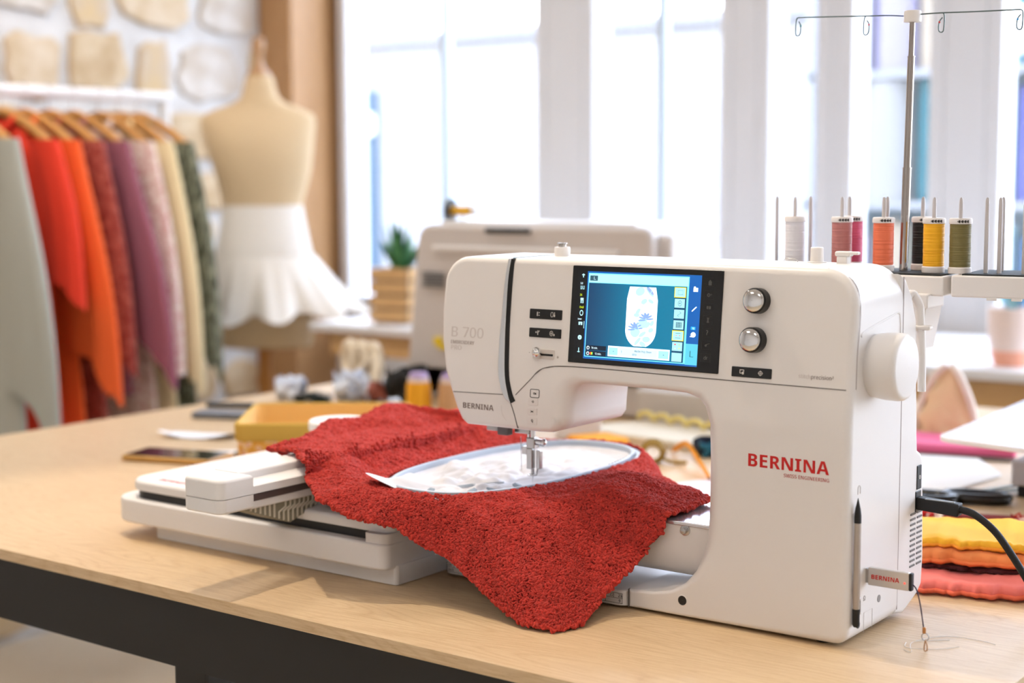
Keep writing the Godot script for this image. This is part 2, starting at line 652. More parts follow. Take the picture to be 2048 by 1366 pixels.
	# posts between the bays
	for k in edges.size() - 1:
		var a: float = edges[k][1]
		var b: float = edges[k + 1][0]
		var p := Shape.new()
		p.rbox(Vector3((a + b) / 2.0, 0.84, wz), Vector3(b - a, 1.72, 0.14), 0.006)
		structure(put("trim_%d" % (k + 1), p, M.frame_white)).set_meta("label", "white painted post between two windows")
	# windows of the side wall
	var side := [[-2.50, -1.50]]
	for k in side.size():
		var a: float = side[k][0]
		var b: float = side[k][1]
		var fr := Shape.new()
		fr.rbox(Vector3(2.34, 0.68, a + 0.02), Vector3(0.10, 2.04, 0.04), 0.004)
		fr.rbox(Vector3(2.34, 0.68, b - 0.02), Vector3(0.10, 2.04, 0.04), 0.004)
		fr.rbox(Vector3(2.34, -0.32, (a + b) / 2.0), Vector3(0.10, 0.06, b - a - 0.08), 0.004)
		fr.rbox(Vector3(2.34, 1.68, (a + b) / 2.0), Vector3(0.10, 0.06, b - a - 0.08), 0.004)
		var w := put("window_%d" % (k + 8), fr, M.frame_white)
		structure(w).set_meta("label", "wide white framed window in the side wall")
		var g := Shape.new()
		g.box(Vector3(2.34, 0.68, (a + b) / 2.0), Vector3(0.006, 1.94, b - a - 0.08))
		put("pane", g, M.glass, w)
		var p := Shape.new()
		p.rbox(Vector3(2.36, 0.68, a - 0.07), Vector3(0.14, 2.04, 0.14), 0.006)
		structure(put("trim_%d" % (k + 12), p, M.frame_white)).set_meta("label", "white painted post between side windows")
	# timber post in the corner
	s = Shape.new()
	s.rbox(Vector3(-3.125, 0.55, -2.53), Vector3(0.15, 2.9, 0.26), 0.008)
	structure(put("trim_9", s, M.timber)).set_meta("label", "square timber post in the corner beside the stone wall")
	s = Shape.new()
	s.box(Vector3(-3.29, 0.55, -2.70), Vector3(0.56, 2.9, 0.04))
	structure(put("trim_10", s, M.frame_white)).set_meta("label", "white corner board behind the timber post")
	s = Shape.new()
	s.box(Vector3(2.31, 0.55, wz), Vector3(0.22, 2.9, 0.12))
	structure(put("trim_11", s, M.frame_white)).set_meta("label", "white end post of the window wall")

func build_outside() -> void:
	var s := Shape.new()
	s.box(Vector3(0, FLOOR_Y - 0.15, -14.0), Vector3(50.0, 0.1, 22.4))
	structure(put("ground", s, mat(Color(0.50, 0.49, 0.48), 0.9))).set_meta("label", "pale street paving outside the windows")
	# white building across the street, blue doorway at its side
	var t := thing("white_building", "low pale rendered building across the street with a blue doorway", "building", Vector3(-7.5, FLOOR_Y - 0.1, -9.6))
	s = Shape.new()
	s.box(Vector3(0, 1.32, -2.0), Vector3(12.0, 2.64, 4.0))
	put("wall", s, mat(Color(0.57, 0.57, 0.585), 0.9), t)
	s = Shape.new()
	s.rbox(Vector3(0, 2.68, -1.95), Vector3(12.2, 0.10, 4.2), 0.02)
	put("roof_edge", s, mat(Color(0.48, 0.48, 0.50), 0.9), t)
	for k in 4:
		var w := Shape.new()
		w.rbox(Vector3(-0.6 + k * 1.5, 1.5, 0.01), Vector3(0.8, 1.1, 0.06), 0.01)
		var wo := put("window", w, mat(Color(0.50, 0.50, 0.52), 0.5), t)
		w = Shape.new()
		w.box(Vector3(-0.6 + k * 1.5, 1.5, 0.045), Vector3(0.66, 0.96, 0.01))
		put("pane", w, mat(Color(0.52, 0.54, 0.57), 0.5), wo)
	s = Shape.new()
	s.rbox(Vector3(-1.68, 1.15, 0.02), Vector3(0.36, 2.2, 0.08), 0.01)
	put("door", s, mat(Color(0.06, 0.24, 0.34), 0.5), t)
	s = Shape.new()
	s.rbox(Vector3(-1.68, 1.93, 0.08), Vector3(0.34, 0.18, 0.03), 0.01)
	put("door_sign", s, mat(Color(0.95, 0.95, 0.96), 0.5), t)
	# shelf of cloth rolls in the shop across the passage, seen through the narrow panes
	t = thing("cloth_shelf", "white display shelf behind the narrow window panes", "shelf", Vector3(-1.42, FLOOR_Y, -4.05))
	for x in [-0.52, 0.02, 0.52]:
		s = Shape.new()
		s.box(Vector3(x, 1.15, 0), Vector3(0.03, 2.3, 0.24))
		put("upright", s, mat(Color(0.60, 0.60, 0.61), 0.6), t)
	for yy in [0.05, 0.70, 1.23, 1.69, 2.28]:
		s = Shape.new()
		s.box(Vector3(0.0, yy, 0), Vector3(1.07, 0.025, 0.24))
		put("shelf_board", s, mat(Color(0.60, 0.60, 0.61), 0.6), t)
	s = Shape.new()
	s.box(Vector3(0.0, 1.15, -0.13), Vector3(1.07, 2.3, 0.02))
	put("back_board", s, mat(Color(0.42, 0.56, 0.60), 0.8), t)
	var cloths := {"teal": Color(0.02, 0.36, 0.40), "periwinkle": Color(0.28, 0.28, 0.56), "sky blue": Color(0.12, 0.36, 0.55), "lilac": Color(0.56, 0.53, 0.63), "turquoise": Color(0.12, 0.52, 0.54), "cream": Color(0.64, 0.58, 0.50), "aqua": Color(0.36, 0.58, 0.63), "grey white": Color(0.58, 0.57, 0.56), "pale lilac": Color(0.58, 0.55, 0.64)}
	for q in [[-1.83, 1.2425, 0.065, 0.34, "sky blue"], [-1.665, 1.2425, 0.085, 0.42, "grey white"], [-1.50, 1.2425, 0.06, 0.42, "teal"], [-1.27, 1.2425, 0.06, 0.36, "turquoise"], [-1.145, 1.2425, 0.06, 0.38, "periwinkle"], [-1.02, 1.2425, 0.055, 0.36, "aqua"], [-1.80, 0.7125, 0.07, 0.40, "lilac"], [-1.64, 0.7125, 0.07, 0.44, "cream"], [-1.49, 0.7125, 0.065, 0.42, "turquoise"], [-1.27, 0.7125, 0.07, 0.44, "aqua"], [-1.12, 0.7125, 0.065, 0.40, "sky blue"], [-1.80, 1.7025, 0.07, 0.44, "pale lilac"], [-1.64, 1.7025, 0.075, 0.46, "lilac"], [-1.49, 1.7025, 0.065, 0.44, "cream"], [-1.26, 1.7025, 0.07, 0.44, "aqua"], [-1.11, 1.7025, 0.06, 0.40, "turquoise"]]:
		s = Shape.new()
		s.lathe([Vector2(0.001, 0), Vector2(q[2] - 0.005, 0), Vector2(q[2], 0.01), Vector2(q[2], q[3]), Vector2(q[2] - 0.005, q[3] + 0.01), Vector2(0.02, q[3] + 0.01), Vector2(0.02, q[3] + 0.03), Vector2(0.001, q[3] + 0.03)], 18)
		var o := put("cloth_roll", s, mat(cloths[q[4]], 0.9))
		o.position = Vector3(q[0], FLOOR_Y + q[1] + 0.0005, -4.02)
		tag(o, "%s cloth roll standing on the %s board of the display shelf" % [q[4], {1.2425: "middle", 0.7125: "lower", 1.7025: "upper"}[q[1]]], "cloth roll", "cloth rolls on the display shelf")
	# round white street lamp globe behind the right pane
	t = thing("globe_lamp", "round white globe lamp hanging outside the window", "lamp", Vector3(-1.02, 0.865, -3.4))
	s = Shape.new()
	s.ball(Vector3.ZERO, Vector3(0.085, 0.075, 0.085), 20)
	put("lamp_globe", s, mat(Color(0.93, 0.94, 0.97), 0.3), t)
	s = Shape.new()
	s.cyl(Vector3(0, 0.07, 0), Vector3(0, 1.2, 0), 0.006, 8)
	put("cord", s, M.frame_white, t)

# ------------------------------------------------------------------ furniture
func build_table() -> void:
	var t := thing("work_table", "large oak topped work table with black steel apron and legs", "table", Vector3(0, FLOOR_Y, 0))
	var s := Shape.new()
	var up := Transform3D(Basis(Vector3.RIGHT, -PI / 2.0), Vector3(0, -FLOOR_Y, 0))
	# outline in x, -z
	s.prism([Vector2(-1.675, -0.204), Vector2(0.155, -0.222), Vector2(0.155, 1.55), Vector2(-1.675, 1.55)], -0.0005, 0.0, 0.0, 0.0005, up, 2)
	put("tabletop", s, M.oak, t)
	s = Shape.new()
	s.prism([Vector2(-1.675, -0.204), Vector2(0.155, -0.222), Vector2(0.155, 1.55), Vector2(-1.675, 1.55)], -0.0125, -0.0005, 0.0, 0.0, up)
	put("board_edge", s, M.oak, t)
	var y := -FLOOR_Y - 0.0125 - 0.0365
	s = Shape.new()
	s.prism([Vector2(-1.665, -0.196), Vector2(0.147, -0.214), Vector2(0.147, -0.19), Vector2(-1.665, -0.172)], -0.088, -0.0125, 0.0, 0.0, up)
	put("apron", s, M.black_steel, t)
	s = Shape.new()
	s.box(Vector3(-0.76, y, -1.52), Vector3(1.80, 0.073, 0.02))
	put("apron", s, M.black_steel, t)
	for x in [-1.655, 0.137]:
		s = Shape.new()
		s.box(Vector3(x, y, -0.67), Vector3(0.02, 0.073, 1.66))
		put("apron", s, M.black_steel, t)
	for p in [Vector3(-1.62, 0, 0.155), Vector3(-0.675, 0, 0.165), Vector3(0.11, 0, 0.175), Vector3(-1.62, 0, -1.48), Vector3(-0.675, 0, -1.48), Vector3(0.11, 0, -1.48)]:
		s = Shape.new()
		s.rbox(Vector3(p.x, 0.41, p.z), Vector3(0.052, 0.82, 0.045), 0.003)
		put("leg", s, M.black_steel, t)

func build_counter() -> void:
	# long white topped counter under the windows
	var t := thing("window_counter", "long white topped wooden counter standing under the windows", "table", Vector3(0, FLOOR_Y, 0))
	var s := Shape.new()
	s.rbox(Vector3(-0.95, 0.925, -2.16), Vector3(2.96, 0.022, 0.68), 0.004)
	put("counter_top", s, M.white_matte, t)
	s = Shape.new()
	s.box(Vector3(-0.95, 0.882, -1.86), Vector3(2.84, 0.062, 0.03))
	s.box(Vector3(-0.95, 0.882, -2.46), Vector3(2.84, 0.062, 0.03))
	put("rail", s, M.pale_wood, t)
	for x in [-2.30, -0.36, 0.4]:
		for z in [-1.86, -2.46]:
			s = Shape.new()
			var q := 0.10 if x < -2.0 else 0.0
			s.tube([Vector3(x, 0.913, z), Vector3(x + q / 2.0, 0.46, z), Vector3(x + q, 0.0, z)], 0.028, 4)
			put("leg", s, M.pale_wood, t)
	# grey boxes kept under the counter
	for b in [[Vector3(-0.93, 0.30, -2.17), Vector3(0.22, 0.60, 0.40), Color(0.72, 0.70, 0.70), "tall grey storage box under the window counter"], [Vector3(-0.50, 0.33, -2.17), Vector3(0.34, 0.66, 0.42), Color(0.74, 0.70, 0.69), "wide warm grey storage box under the window counter"]]:
		var o := thing("storage_box", b[3], "box", Vector3(b[0].x, FLOOR_Y, b[0].z))
		s = Shape.new()
		s.rbox(Vector3(0, b[0].y, 0), b[1], 0.01)
		put("body", s, mat(b[2], 0.8), o)
		s = Shape.new()
		s.rbox(Vector3(0, b[0].y * 2.0 + 0.008, 0), Vector3(b[1].x + 0.02, 0.03, b[1].z + 0.02), 0.006)
		put("lid", s, mat(b[2], 0.8), o)
	s = Shape.new()
	s.lathe([Vector2(0.001, 0), Vector2(0.05, 0), Vector2(0.05, 0.835), Vector2(0.045, 0.84), Vector2(0.001, 0.84)], 20)
	var roll := put("paper_roll", s, M.paper)
	roll.position = Vector3(-0.745, FLOOR_Y, -1.96)
	tag(roll, "white paper roll standing upright under the window counter", "paper roll")
	# peach flower pot with blue-green plant
	var p := thing("flower_pot", "peach and white flower pot with blue green leaves on the counter", "plant", Vector3(-0.505, 0.036, -1.93))
	s = Shape.new()
	s.lathe([Vector2(0.001, 0.0), Vector2(0.035, 0.0), Vector2(0.044, 0.03), Vector2(0.041, 0.036), Vector2(0.001, 0.036)], 24)
	put("pot_foot", s, mat(Color(0.93, 0.66, 0.55), 0.6), p)
	s = Shape.new()
	s.lathe([Vector2(0.042, 0.03), Vector2(0.05, 0.07), Vector2(0.051, 0.12), Vector2(0.048, 0.122), Vector2(0.045, 0.11), Vector2(0.001, 0.11)], 24)
	put("pot", s, mat(Color(0.92, 0.84, 0.80), 0.6), p)
	var leaf_a := mat(Color(0.30, 0.52, 0.62), 0.6)
	var leaf_b := mat(Color(0.55, 0.75, 0.78), 0.6)
	leaves(p, Vector3(0, 0.11, 0), 16, 0.10, 0.022, leaf_a, leaf_b, 5)
	# slatted planter with a small green plant
	p = thing("slatted_planter", "square planter of oak slats with a leafy green plant", "planter", Vector3(-2.215, 0.0365, -1.96), 0.15)
	for k in 4:
		for q in 4:
			s = Shape.new()
			s.rbox(Vector3(0, 0.022 + k * 0.038, 0.058), Vector3(0.124, 0.032, 0.008), 0.002)
			var sl := put("slat", s, M.pale_wood, p)
			sl.rotation.y = q * PI / 2.0
	s = Shape.new()
	s.box(Vector3(0, 0.06, 0), Vector3(0.104, 0.12, 0.104))
	put("inner_pot", s, mat(Color(0.45, 0.40, 0.30), 0.9), p)
	leaves(p, Vector3(0, 0.12, 0), 30, 0.17, 0.03, mat(Color(0.16, 0.38, 0.20), 0.6), mat(Color(0.30, 0.52, 0.32), 0.6), 9)

func leaves(parent: Node, at: Vector3, count: int, long: float, wide: float, ma: Material, mb: Material, sd: int) -> void:
	var ro := RandomNumberGenerator.new()
	ro.seed = sd
	for k in count:
		var a := ro.randf() * TAU
		var lean := ro.randf_range(0.05, 0.75)
		var ln := long * ro.randf_range(0.6, 1.1)
		var rows := []
		var d := Vector3(cos(a) * sin(lean), cos(lean), sin(a) * sin(lean))
		var side := d.cross(Vector3.UP).normalized()
		if side.length() < 0.1:
			side = Vector3.RIGHT
		for q in 6:
			var f := q / 5.0
			var c := at + d * ln * f + Vector3(0, -0.25 * ln * lean * f * f, 0)
			var w := wide * 0.5 * sin(PI * clampf(f * 0.92 + 0.06, 0, 1))
			rows.append(PackedVector3Array([c - side * w, c + Vector3(0, -w * 0.25, 0), c + side * w]))
		var s := Shape.new()
		s.grid(rows)
		put("leaf", s, ma if k % 3 else mb, parent)

# ------------------------------------------------------------------ sewing machine
func fz(y: float) -> float:      # the upper front leans back a little
	return -0.0145 * pow(clampf((y - 0.2) / 0.148, 0.0, 1.1), 1.15)

func fslope(y: float) -> float:
	return (fz(y + 0.002) - fz(y - 0.002)) / 0.004

func lean_warp(p: Vector3, nn: Vector3) -> Array:
	var w := clampf(1.0 + p.z / 0.09, 0.0, 1.2)
	var j := fslope(p.y) * w
	var jz := 1.0 + (fz(p.y) / 0.09 if p.z > -0.09 else 0.0)
	return [Vector3(p.x, p.y, p.z + fz(p.y) * w), Vector3(nn.x, nn.y - nn.z * j / jz, nn.z / jz).normalized()]

func on_face(x: float, y: float, off := 0.0) -> Transform3D:
	var sl := fslope(y)
	var nrm := Vector3(0, -sl, 1).normalized()
	return Transform3D(Basis(Vector3.RIGHT, nrm.cross(Vector3.RIGHT), nrm), Vector3(x, y, fz(y)) + nrm * off)

func face_line(pts: Array, half: float, z0: float, z1: float, mt: Material, parent: Node, called := "seam") -> void:
	var s := Shape.new()
	var sp := spline(pts, 6)
	var poly := []
	for k in sp.size():
		var d: Vector2 = (sp[mini(k + 1, sp.size() - 1)] - sp[maxi(k - 1, 0)]).normalized()
		poly.append(sp[k] + Vector2(d.y, -d.x) * half)
	for k in range(sp.size() - 1, -1, -1):
		var d: Vector2 = (sp[mini(k + 1, sp.size() - 1)] - sp[maxi(k - 1, 0)]).normalized()
		poly.append(sp[k] - Vector2(d.y, -d.x) * half)
	s.prism(poly, z0, z1, 0.0, 0.0, Transform3D.IDENTITY, 1, 0.01, lean_warp)
	put(called, s, mt, parent)

func icon_shape(kind: String) -> Shape:
	# small printed pictograms, about 8 mm, flat in x-y
	var s := Shape.new()
	var seg := func(a: Vector2, b: Vector2, w := 0.5) -> void:
		var d := (b - a).normalized() * w
		var q := Vector2(-d.y, d.x) * 0.5
		s.prism([(a - q) * 0.001, (b - q) * 0.001, (b + q) * 0.001, (a + q) * 0.001], 0.0, 0.0002)
	var ring := func(c: Vector2, rx: float, ry: float, w := 0.45) -> void:
		for k in 16:
			var a := TAU * k / 16
			var b := TAU * (k + 1) / 16
			seg.call(c + Vector2(cos(a) * rx, sin(a) * ry), c + Vector2(cos(b) * rx, sin(b) * ry), w)
	match kind:
		"needle_up":
			seg.call(Vector2(-1, 2.2), Vector2(-1, -2.2), 1.1)
			seg.call(Vector2(0.6, 0.8), Vector2(1.2, 1.9), 0.4)
			seg.call(Vector2(1.2, 1.9), Vector2(1.8, 0.8), 0.4)
			seg.call(Vector2(0.6, -0.8), Vector2(1.2, -1.9), 0.4)
			seg.call(Vector2(1.2, -1.9), Vector2(1.8, -0.8), 0.4)
		"hoop_lock":
			ring.call(Vector2(-1.2, 0), 1.6, 2.5)
			seg.call(Vector2(1.4, 2.2), Vector2(2.4, 2.2), 0.5)
			seg.call(Vector2(1.9, 2.2), Vector2(1.9, 0.2), 0.6)
			seg.call(Vector2(1.9, 0.0), Vector2(1.9, -2.2), 1.6)
		"thread":
			seg.call(Vector2(0.4, 2.4), Vector2(0.4, -2.4), 0.8)
			seg.call(Vector2(-2.6, 0.4), Vector2(0.2, 0.4), 0.45)
			seg.call(Vector2(-1.6, 1.3), Vector2(-2.6, 0.4), 0.45)
			seg.call(Vector2(-1.6, -0.5), Vector2(-2.6, 0.4), 0.45)
			seg.call(Vector2(0.5, 0.4), Vector2(2.0, 1.2), 0.45)
			seg.call(Vector2(2.0, 1.2), Vector2(2.2, 2.4), 0.45)
		"hoop_move":
			ring.call(Vector2(-1.0, 0), 1.9, 2.5)
			seg.call(Vector2(-1.0, 1.5), Vector2(-1.0, -1.5), 0.45)
			seg.call(Vector2(-2.2, 0), Vector2(0.2, 0), 0.45)
			seg.call(Vector2(2.4, -0.4), Vector2(2.4, -2.4), 1.4)
		"touch":
			seg.call(Vector2(-2.2, 2.0), Vector2(1.8, 2.0), 0.6)
			seg.call(Vector2(-2.2, 2.2), Vector2(-2.2, -1.4), 0.6)
			seg.call(Vector2(1.8, 2.2), Vector2(1.8, -0.2), 0.6)
			seg.call(Vector2(-2.2, -1.2), Vector2(0.0, -1.2), 0.6)
			seg.call(Vector2(0.6, 0.2), Vector2(1.2, -2.2), 1.9)
		"target":
			ring.call(Vector2.ZERO, 1.9, 1.9, 0.55)
			seg.call(Vector2(0, 2.6), Vector2(0, -2.6), 0.55)
			seg.call(Vector2(-2.6, 0), Vector2(2.6, 0), 0.55)
		"start":
			ring.call(Vector2(-0.6, 0), 0.9, 0.9, 0.4)
			seg.call(Vector2(0.3, 0.2), Vector2(1.9, -0.6), 1.4)
		"loop":
			ring.call(Vector2(0.2, 0.3), 0.8, 1.0, 0.45)
			seg.call(Vector2(-1.1, 0.9), Vector2(-0.6, -0.2), 0.5)
		"cut":
			seg.call(Vector2(-1.7, 0.9), Vector2(1.6, -0.8), 0.55)
			seg.call(Vector2(-1.7, -0.9), Vector2(1.6, 0.8), 0.55)
			seg.call(Vector2(-0.6, 0), Vector2(0.6, 0), 1.0)
		"foot":
			ring.call(Vector2(0, 0.4), 1.0, 1.1, 0.5)
			seg.call(Vector2(0.2, -0.6), Vector2(0.9, -1.7), 0.6)
		"computer":
			ring.call(Vector2(0, 0.8), 2.0, 1.6, 0.3)
			seg.call(Vector2(-2.2, -1.6), Vector2(2.2, -1.6), 0.6)
	return s

func arc2(c: Vector2, r: float, a0: float, a1: float, m := 6) -> Array:
	var out := []
	for k in m + 1:
		var a := deg_to_rad(lerpf(a0, a1, float(k) / m))
		out.append(c + Vector2(cos(a), sin(a)) * r)
	return out

func build_machine() -> void:
	var t := thing("sewing_machine", "white embroidery machine with lit touch screen and red lettering on its column", "sewing machine")
	# C-shaped casing: outline from the front with its own edge radius at each corner
	var pts := []
	var rad := []
	var add := func(list: Array, r: float) -> void:
		for p in list:
			pts.append(p)
			rad.append(r)
	add.call([Vector2(-0.2345, 0.003)], 0.003)
	add.call(arc2(Vector2(-0.014, 0.017), 0.014, -90, 0), 0.008)
	add.call([Vector2(0.0, 0.12), Vector2(0.0, 0.22)], 0.008)
	add.call(arc2(Vector2(-0.034, 0.314), 0.034, 0, 90, 8), 0.008)
	add.call([Vector2(-0.15, 0.348), Vector2(-0.30, 0.348)], 0.006)
	add.call(arc2(Vector2(-0.448, 0.318), 0.030, 90, 172, 7), 0.006)
	add.call([Vector2(-0.4790, 0.29), Vector2(-0.4772, 0.2576), Vector2(-0.4711, 0.2256), Vector2(-0.4616, 0.2032), Vector2(-0.4548, 0.1864), Vector2(-0.4475, 0.174)], 0.006)
	add.call([Vector2(-0.440, 0.1695)], 0.005)
	add.call([Vector2(-0.345, 0.1695), Vector2(-0.330, 0.1705)], 0.006)
	add.call([Vector2(-0.318, 0.174)], 0.012)
	add.call([Vector2(-0.3125, 0.181), Vector2(-0.3115, 0.195)], 0.020)
	add.call([Vector2(-0.3100, 0.207)], 0.020)
	add.call([Vector2(-0.3050, 0.2165)], 0.016)
	add.call([Vector2(-0.2960, 0.2225)], 0.010)
	add.call([Vector2(-0.28, 0.2245), Vector2(-0.20, 0.2245)], 0.006)
	add.call([Vector2(-0.172, 0.2235)], 0.007)
	add.call([Vector2(-0.1605, 0.219)], 0.011)
	add.call([Vector2(-0.1555, 0.2105)], 0.017)
	add.call([Vector2(-0.1535, 0.195)], 0.025)
	add.call([Vector2(-0.1530, 0.16), Vector2(-0.1530, 0.13)], 0.026)
	add.call([Vector2(-0.1530, 0.105)], 0.0245)
	add.call([Vector2(-0.1530, 0.083)], 0.0205)
	add.call([Vector2(-0.1550, 0.066)], 0.0145)
	add.call([Vector2(-0.1605, 0.050)], 0.0095)
	add.call([Vector2(-0.1710, 0.0365)], 0.006)
	add.call([Vector2(-0.1860, 0.0275)], 0.004)
	add.call([Vector2(-0.2050, 0.0228), Vector2(-0.2345, 0.0212)], 0.003)
	var dense := []
	var dense_r := []
	for k in pts.size():
		var a: Vector2 = pts[k]
		var b: Vector2 = pts[(k + 1) % pts.size()]
		var cut := maxi(1, int(ceil(absf(b.y - a.y) / 0.010))) if maxf(a.y, b.y) > 0.18 else 1
		for q in cut:
			dense.append(a.lerp(b, float(q) / cut))
			dense_r.append(lerpf(rad[k], rad[(k + 1) % pts.size()], float(q) / cut))
	pts = dense
	rad = dense_r
	var back := []
	for r in rad:
		back.append(minf(r, 0.004))
	var s := Shape.new()
	s.prism(pts, -0.120, 0.0, back, rad, Transform3D.IDENTITY, 5, 0.006, lean_warp)
	put("casing", s, M.white, t)
	# rear cover behind the column and arm
	s = Shape.new()
	var prof := [Vector2(0.112, 0.008), Vector2(0.134, 0.004), Vector2(0.170, 0.016), Vector2(0.180, 0.024), Vector2(0.183, 0.053), Vector2(0.180, 0.11), Vector2(0.1755, 0.150), Vector2(0.172, 0.158), Vector2(0.162, 0.163), Vector2(0.160, 0.18), Vector2(0.152, 0.292), Vector2(0.140, 0.316), Vector2(0.124, 0.334), Vector2(0.112, 0.339)]
	var px := Transform3D(Basis(Vector3(0, 0, -1), Vector3(0, 1, 0), Vector3(1, 0, 0)), Vector3.ZERO)   # outline x -> -z, extrusion -> +x
	s.prism(prof, -0.150, -0.0004, 0.01, 0.004, px, 3)
	put("rear_cover", s, M.white, t)
	s = Shape.new()
	var prof2 := [Vector2(0.10, 0.240), Vector2(0.13, 0.238), Vector2(0.139, 0.26), Vector2(0.136, 0.31), Vector2(0.124, 0.335), Vector2(0.10, 0.342)]
	s.prism(prof2, -0.46, -0.140, 0.01, 0.002, px, 3)
	put("arm_rear_cover", s, M.white, t)
	# vents and louvres low at the back corner
	for k in 11:
		for q in 2:
			s = Shape.new()
			s.rbox(Vector3(-0.0004, 0.048 + k * 0.0052, -0.1525 - q * 0.0165), Vector3(0.0016, 0.0021, 0.0125), 0.0004)
			put("louvre", s, mat(Color(0.45, 0.43, 0.42), 0.7), t)
	# power switch and socket
	s = Shape.new()
	s.rbox(Vector3(-0.001, 0.135, -0.1655), Vector3(0.003, 0.024, 0.011), 0.0008)
	var sw := put("power_switch", s, M.rubber, t)
	text("zero_mark", "O", 0.0045, M.icon, sw, Vector3(0.0008, 0.135, -0.1655), Basis(Vector3.UP, PI / 2.0), 700)
	s = Shape.new()
	s.rbox(Vector3(-0.0012, 0.1105, -0.1645), Vector3(0.003, 0.022, 0.014), 0.0008)
	put("power_socket", s, M.black, t)
	# seams
	face_line([Vector2(-0.3745, 0.2062), Vector2(-0.3567, 0.2232), Vector2(-0.3447, 0.2344), Vector2(-0.3261, 0.2394), Vector2(-0.2953, 0.2406), Vector2(-0.2474, 0.2406), Vector2(-0.1565, 0.2398), Vector2(-0.006, 0.2395)], 0.00045, -0.002, 0.00025, M.seam, t)
	face_line([Vector2(-0.4575, 0.2034), Vector2(-0.425, 0.2044), Vector2(-0.3905, 0.2054)], 0.0004, -0.002, 0.0002, M.seam, t)
	face_line([Vector2(-0.3815, 0.1995), Vector2(-0.376, 0.186), Vector2(-0.3715, 0.1715)], 0.0006, -0.002, 0.0002, M.seam, t)
	face_line([Vector2(-0.2345, 0.0215), Vector2(-0.2345, 0.012), Vector2(-0.2345, 0.003)], 0.0004, -0.003, 0.0003, M.seam, t)
	s = Shape.new()
	s.tube(spline([Vector3(0.0001, 0.2395, -0.011), Vector3(0.0001, 0.27, -0.0125), Vector3(0.0001, 0.314, -0.0175), Vector3(-0.009, 0.3375, -0.0205), Vector3(-0.034, 0.3481, -0.022)], 5), 0.0004, 5)
	put("seam", s, M.soft_seam, t)
	s = Shape.new()
	s.tube([Vector3(-0.0005, 0.012, -0.1165), Vector3(-0.0002, 0.15, -0.1165), Vector3(-0.0002, 0.336, -0.1165)], 0.0007, 5)
	put("seam", s, M.soft_seam, t)
	s = Shape.new()
	s.tube([Vector3(-0.3865, 0.3482, -0.014), Vector3(-0.389, 0.3482, -0.11)], 0.0006, 5)
	put("seam", s, mat(Color(0.30, 0.45, 0.52), 0.6), t)
	# chrome strip and dark slot of the take-up lever
	var left := spline([Vector2(-0.3915, 0.3475), Vector2(-0.3948, 0.325), Vector2(-0.3963, 0.2832), Vector2(-0.3975, 0.2569), Vector2(-0.3962, 0.2256), Vector2(-0.3889, 0.2051), Vector2(-0.3800, 0.1975)], 6)
	var mid := spline([Vector2(-0.3880, 0.3475), Vector2(-0.3905, 0.3252), Vector2(-0.3905, 0.2834), Vector2(-0.3898, 0.2573), Vector2(-0.3880, 0.2261), Vector2(-0.3825, 0.2055), Vector2(-0.3790, 0.1975)], 6)
	var right := spline([Vector2(-0.3848, 0.3475), Vector2(-0.3857, 0.3253), Vector2(-0.3862, 0.2836), Vector2(-0.3855, 0.2576), Vector2(-0.3838, 0.2264), Vector2(-0.3790, 0.2085), Vector2(-0.3745, 0.2000)], 6)
	var ra := mid.duplicate()
	ra.reverse()
	s = Shape.new()
	s.prism(left + ra, -0.002, 0.0028, 0.0, 0.0007, Transform3D.IDENTITY, 2, 0.008, lean_warp)
	put("chrome_strip", s, M.chrome, t)
	ra = right.duplicate()
	ra.reverse()
	s = Shape.new()
	s.prism(mid + ra, -0.002, 0.0006, 0.0, 0.0, Transform3D.IDENTITY, 1, 0.008, lean_warp)
	put("lever_slot", s, M.black, t)
	# touch screen
	s = Shape.new()
	var scx := (-0.3100 - 0.1368) / 2.0
	var scy := (0.2445 + 0.3432) / 2.0
	s.prism(Shape.rrect(0.0866, 0.0492, 0.001, 3), -0.003, 0.0009, 0.0, 0.0004, on_face(scx, scy), 2)
	var bez := put("screen_bezel", s, mat(Color(0.012, 0.012, 0.014), 0.12), t)
	var dq := Shape.new()
	var dxf := on_face(scx, scy, 0.00105)
	var bq := 0
	for c in [[-1, -1], [1, -1], [1, 1], [-1, 1]]:
		dq.vert(dxf * Vector3(c[0] * 0.0862, c[1] * 0.0488, 0), dxf.basis.z, Vector2((c[0] + 1) / 2.0, (1 - c[1]) / 2.0))
	dq.tri(bq, bq + 1, bq + 2)
	dq.tri(bq, bq + 2, bq + 3)
	var disp := put("display", dq, screen_material(), bez)
	screen_words(disp, dxf)
	# button bars
	for b in [[-0.3408, 0.2917, 0.0405, 0.0102, "needle_up", "hoop_lock"], [-0.3404, 0.2725, 0.0400, 0.0096, "thread", "hoop_move"], [-0.1017, 0.2487, 0.0418, 0.0096, "touch", "target"]]:
		s = Shape.new()
		s.prism(Shape.rrect(b[2] / 2.0, b[3] / 2.0, 0.0008, 2), -0.002, 0.0009, 0.0, 0.0003, on_face(b[0], b[1]), 2)
		var bar := put("button_bar", s, mat(Color(0.03, 0.03, 0.032), 0.3), t)
		for k in 2:
			var ic := put("icon", icon_shape(b[4 + k]), M.icon, bar)
			ic.transform = on_face(b[0] + (k - 0.5) * b[2] * 0.46, b[1], 0.00095)
	# speed slider with chrome button
	s = Shape.new()
	s.prism(Shape.rrect(0.0135, 0.005, 0.001, 3), -0.002, 0.0006, 0.0, 0.0003, on_face(-0.3412, 0.2508), 2)
	var sl := put("speed_slider", s, mat(Color(0.80, 0.77, 0.75), 0.4), t)
	s = Shape.new()
	s.prism(Shape.rrect(0.0075, 0.0011, 0.0004, 2), 0.0, 0.0002, 0.0, 0.0, on_face(-0.3365, 0.2503, 0.0006))
	put("slider_slot", s, M.black, sl)
	s = Shape.new()
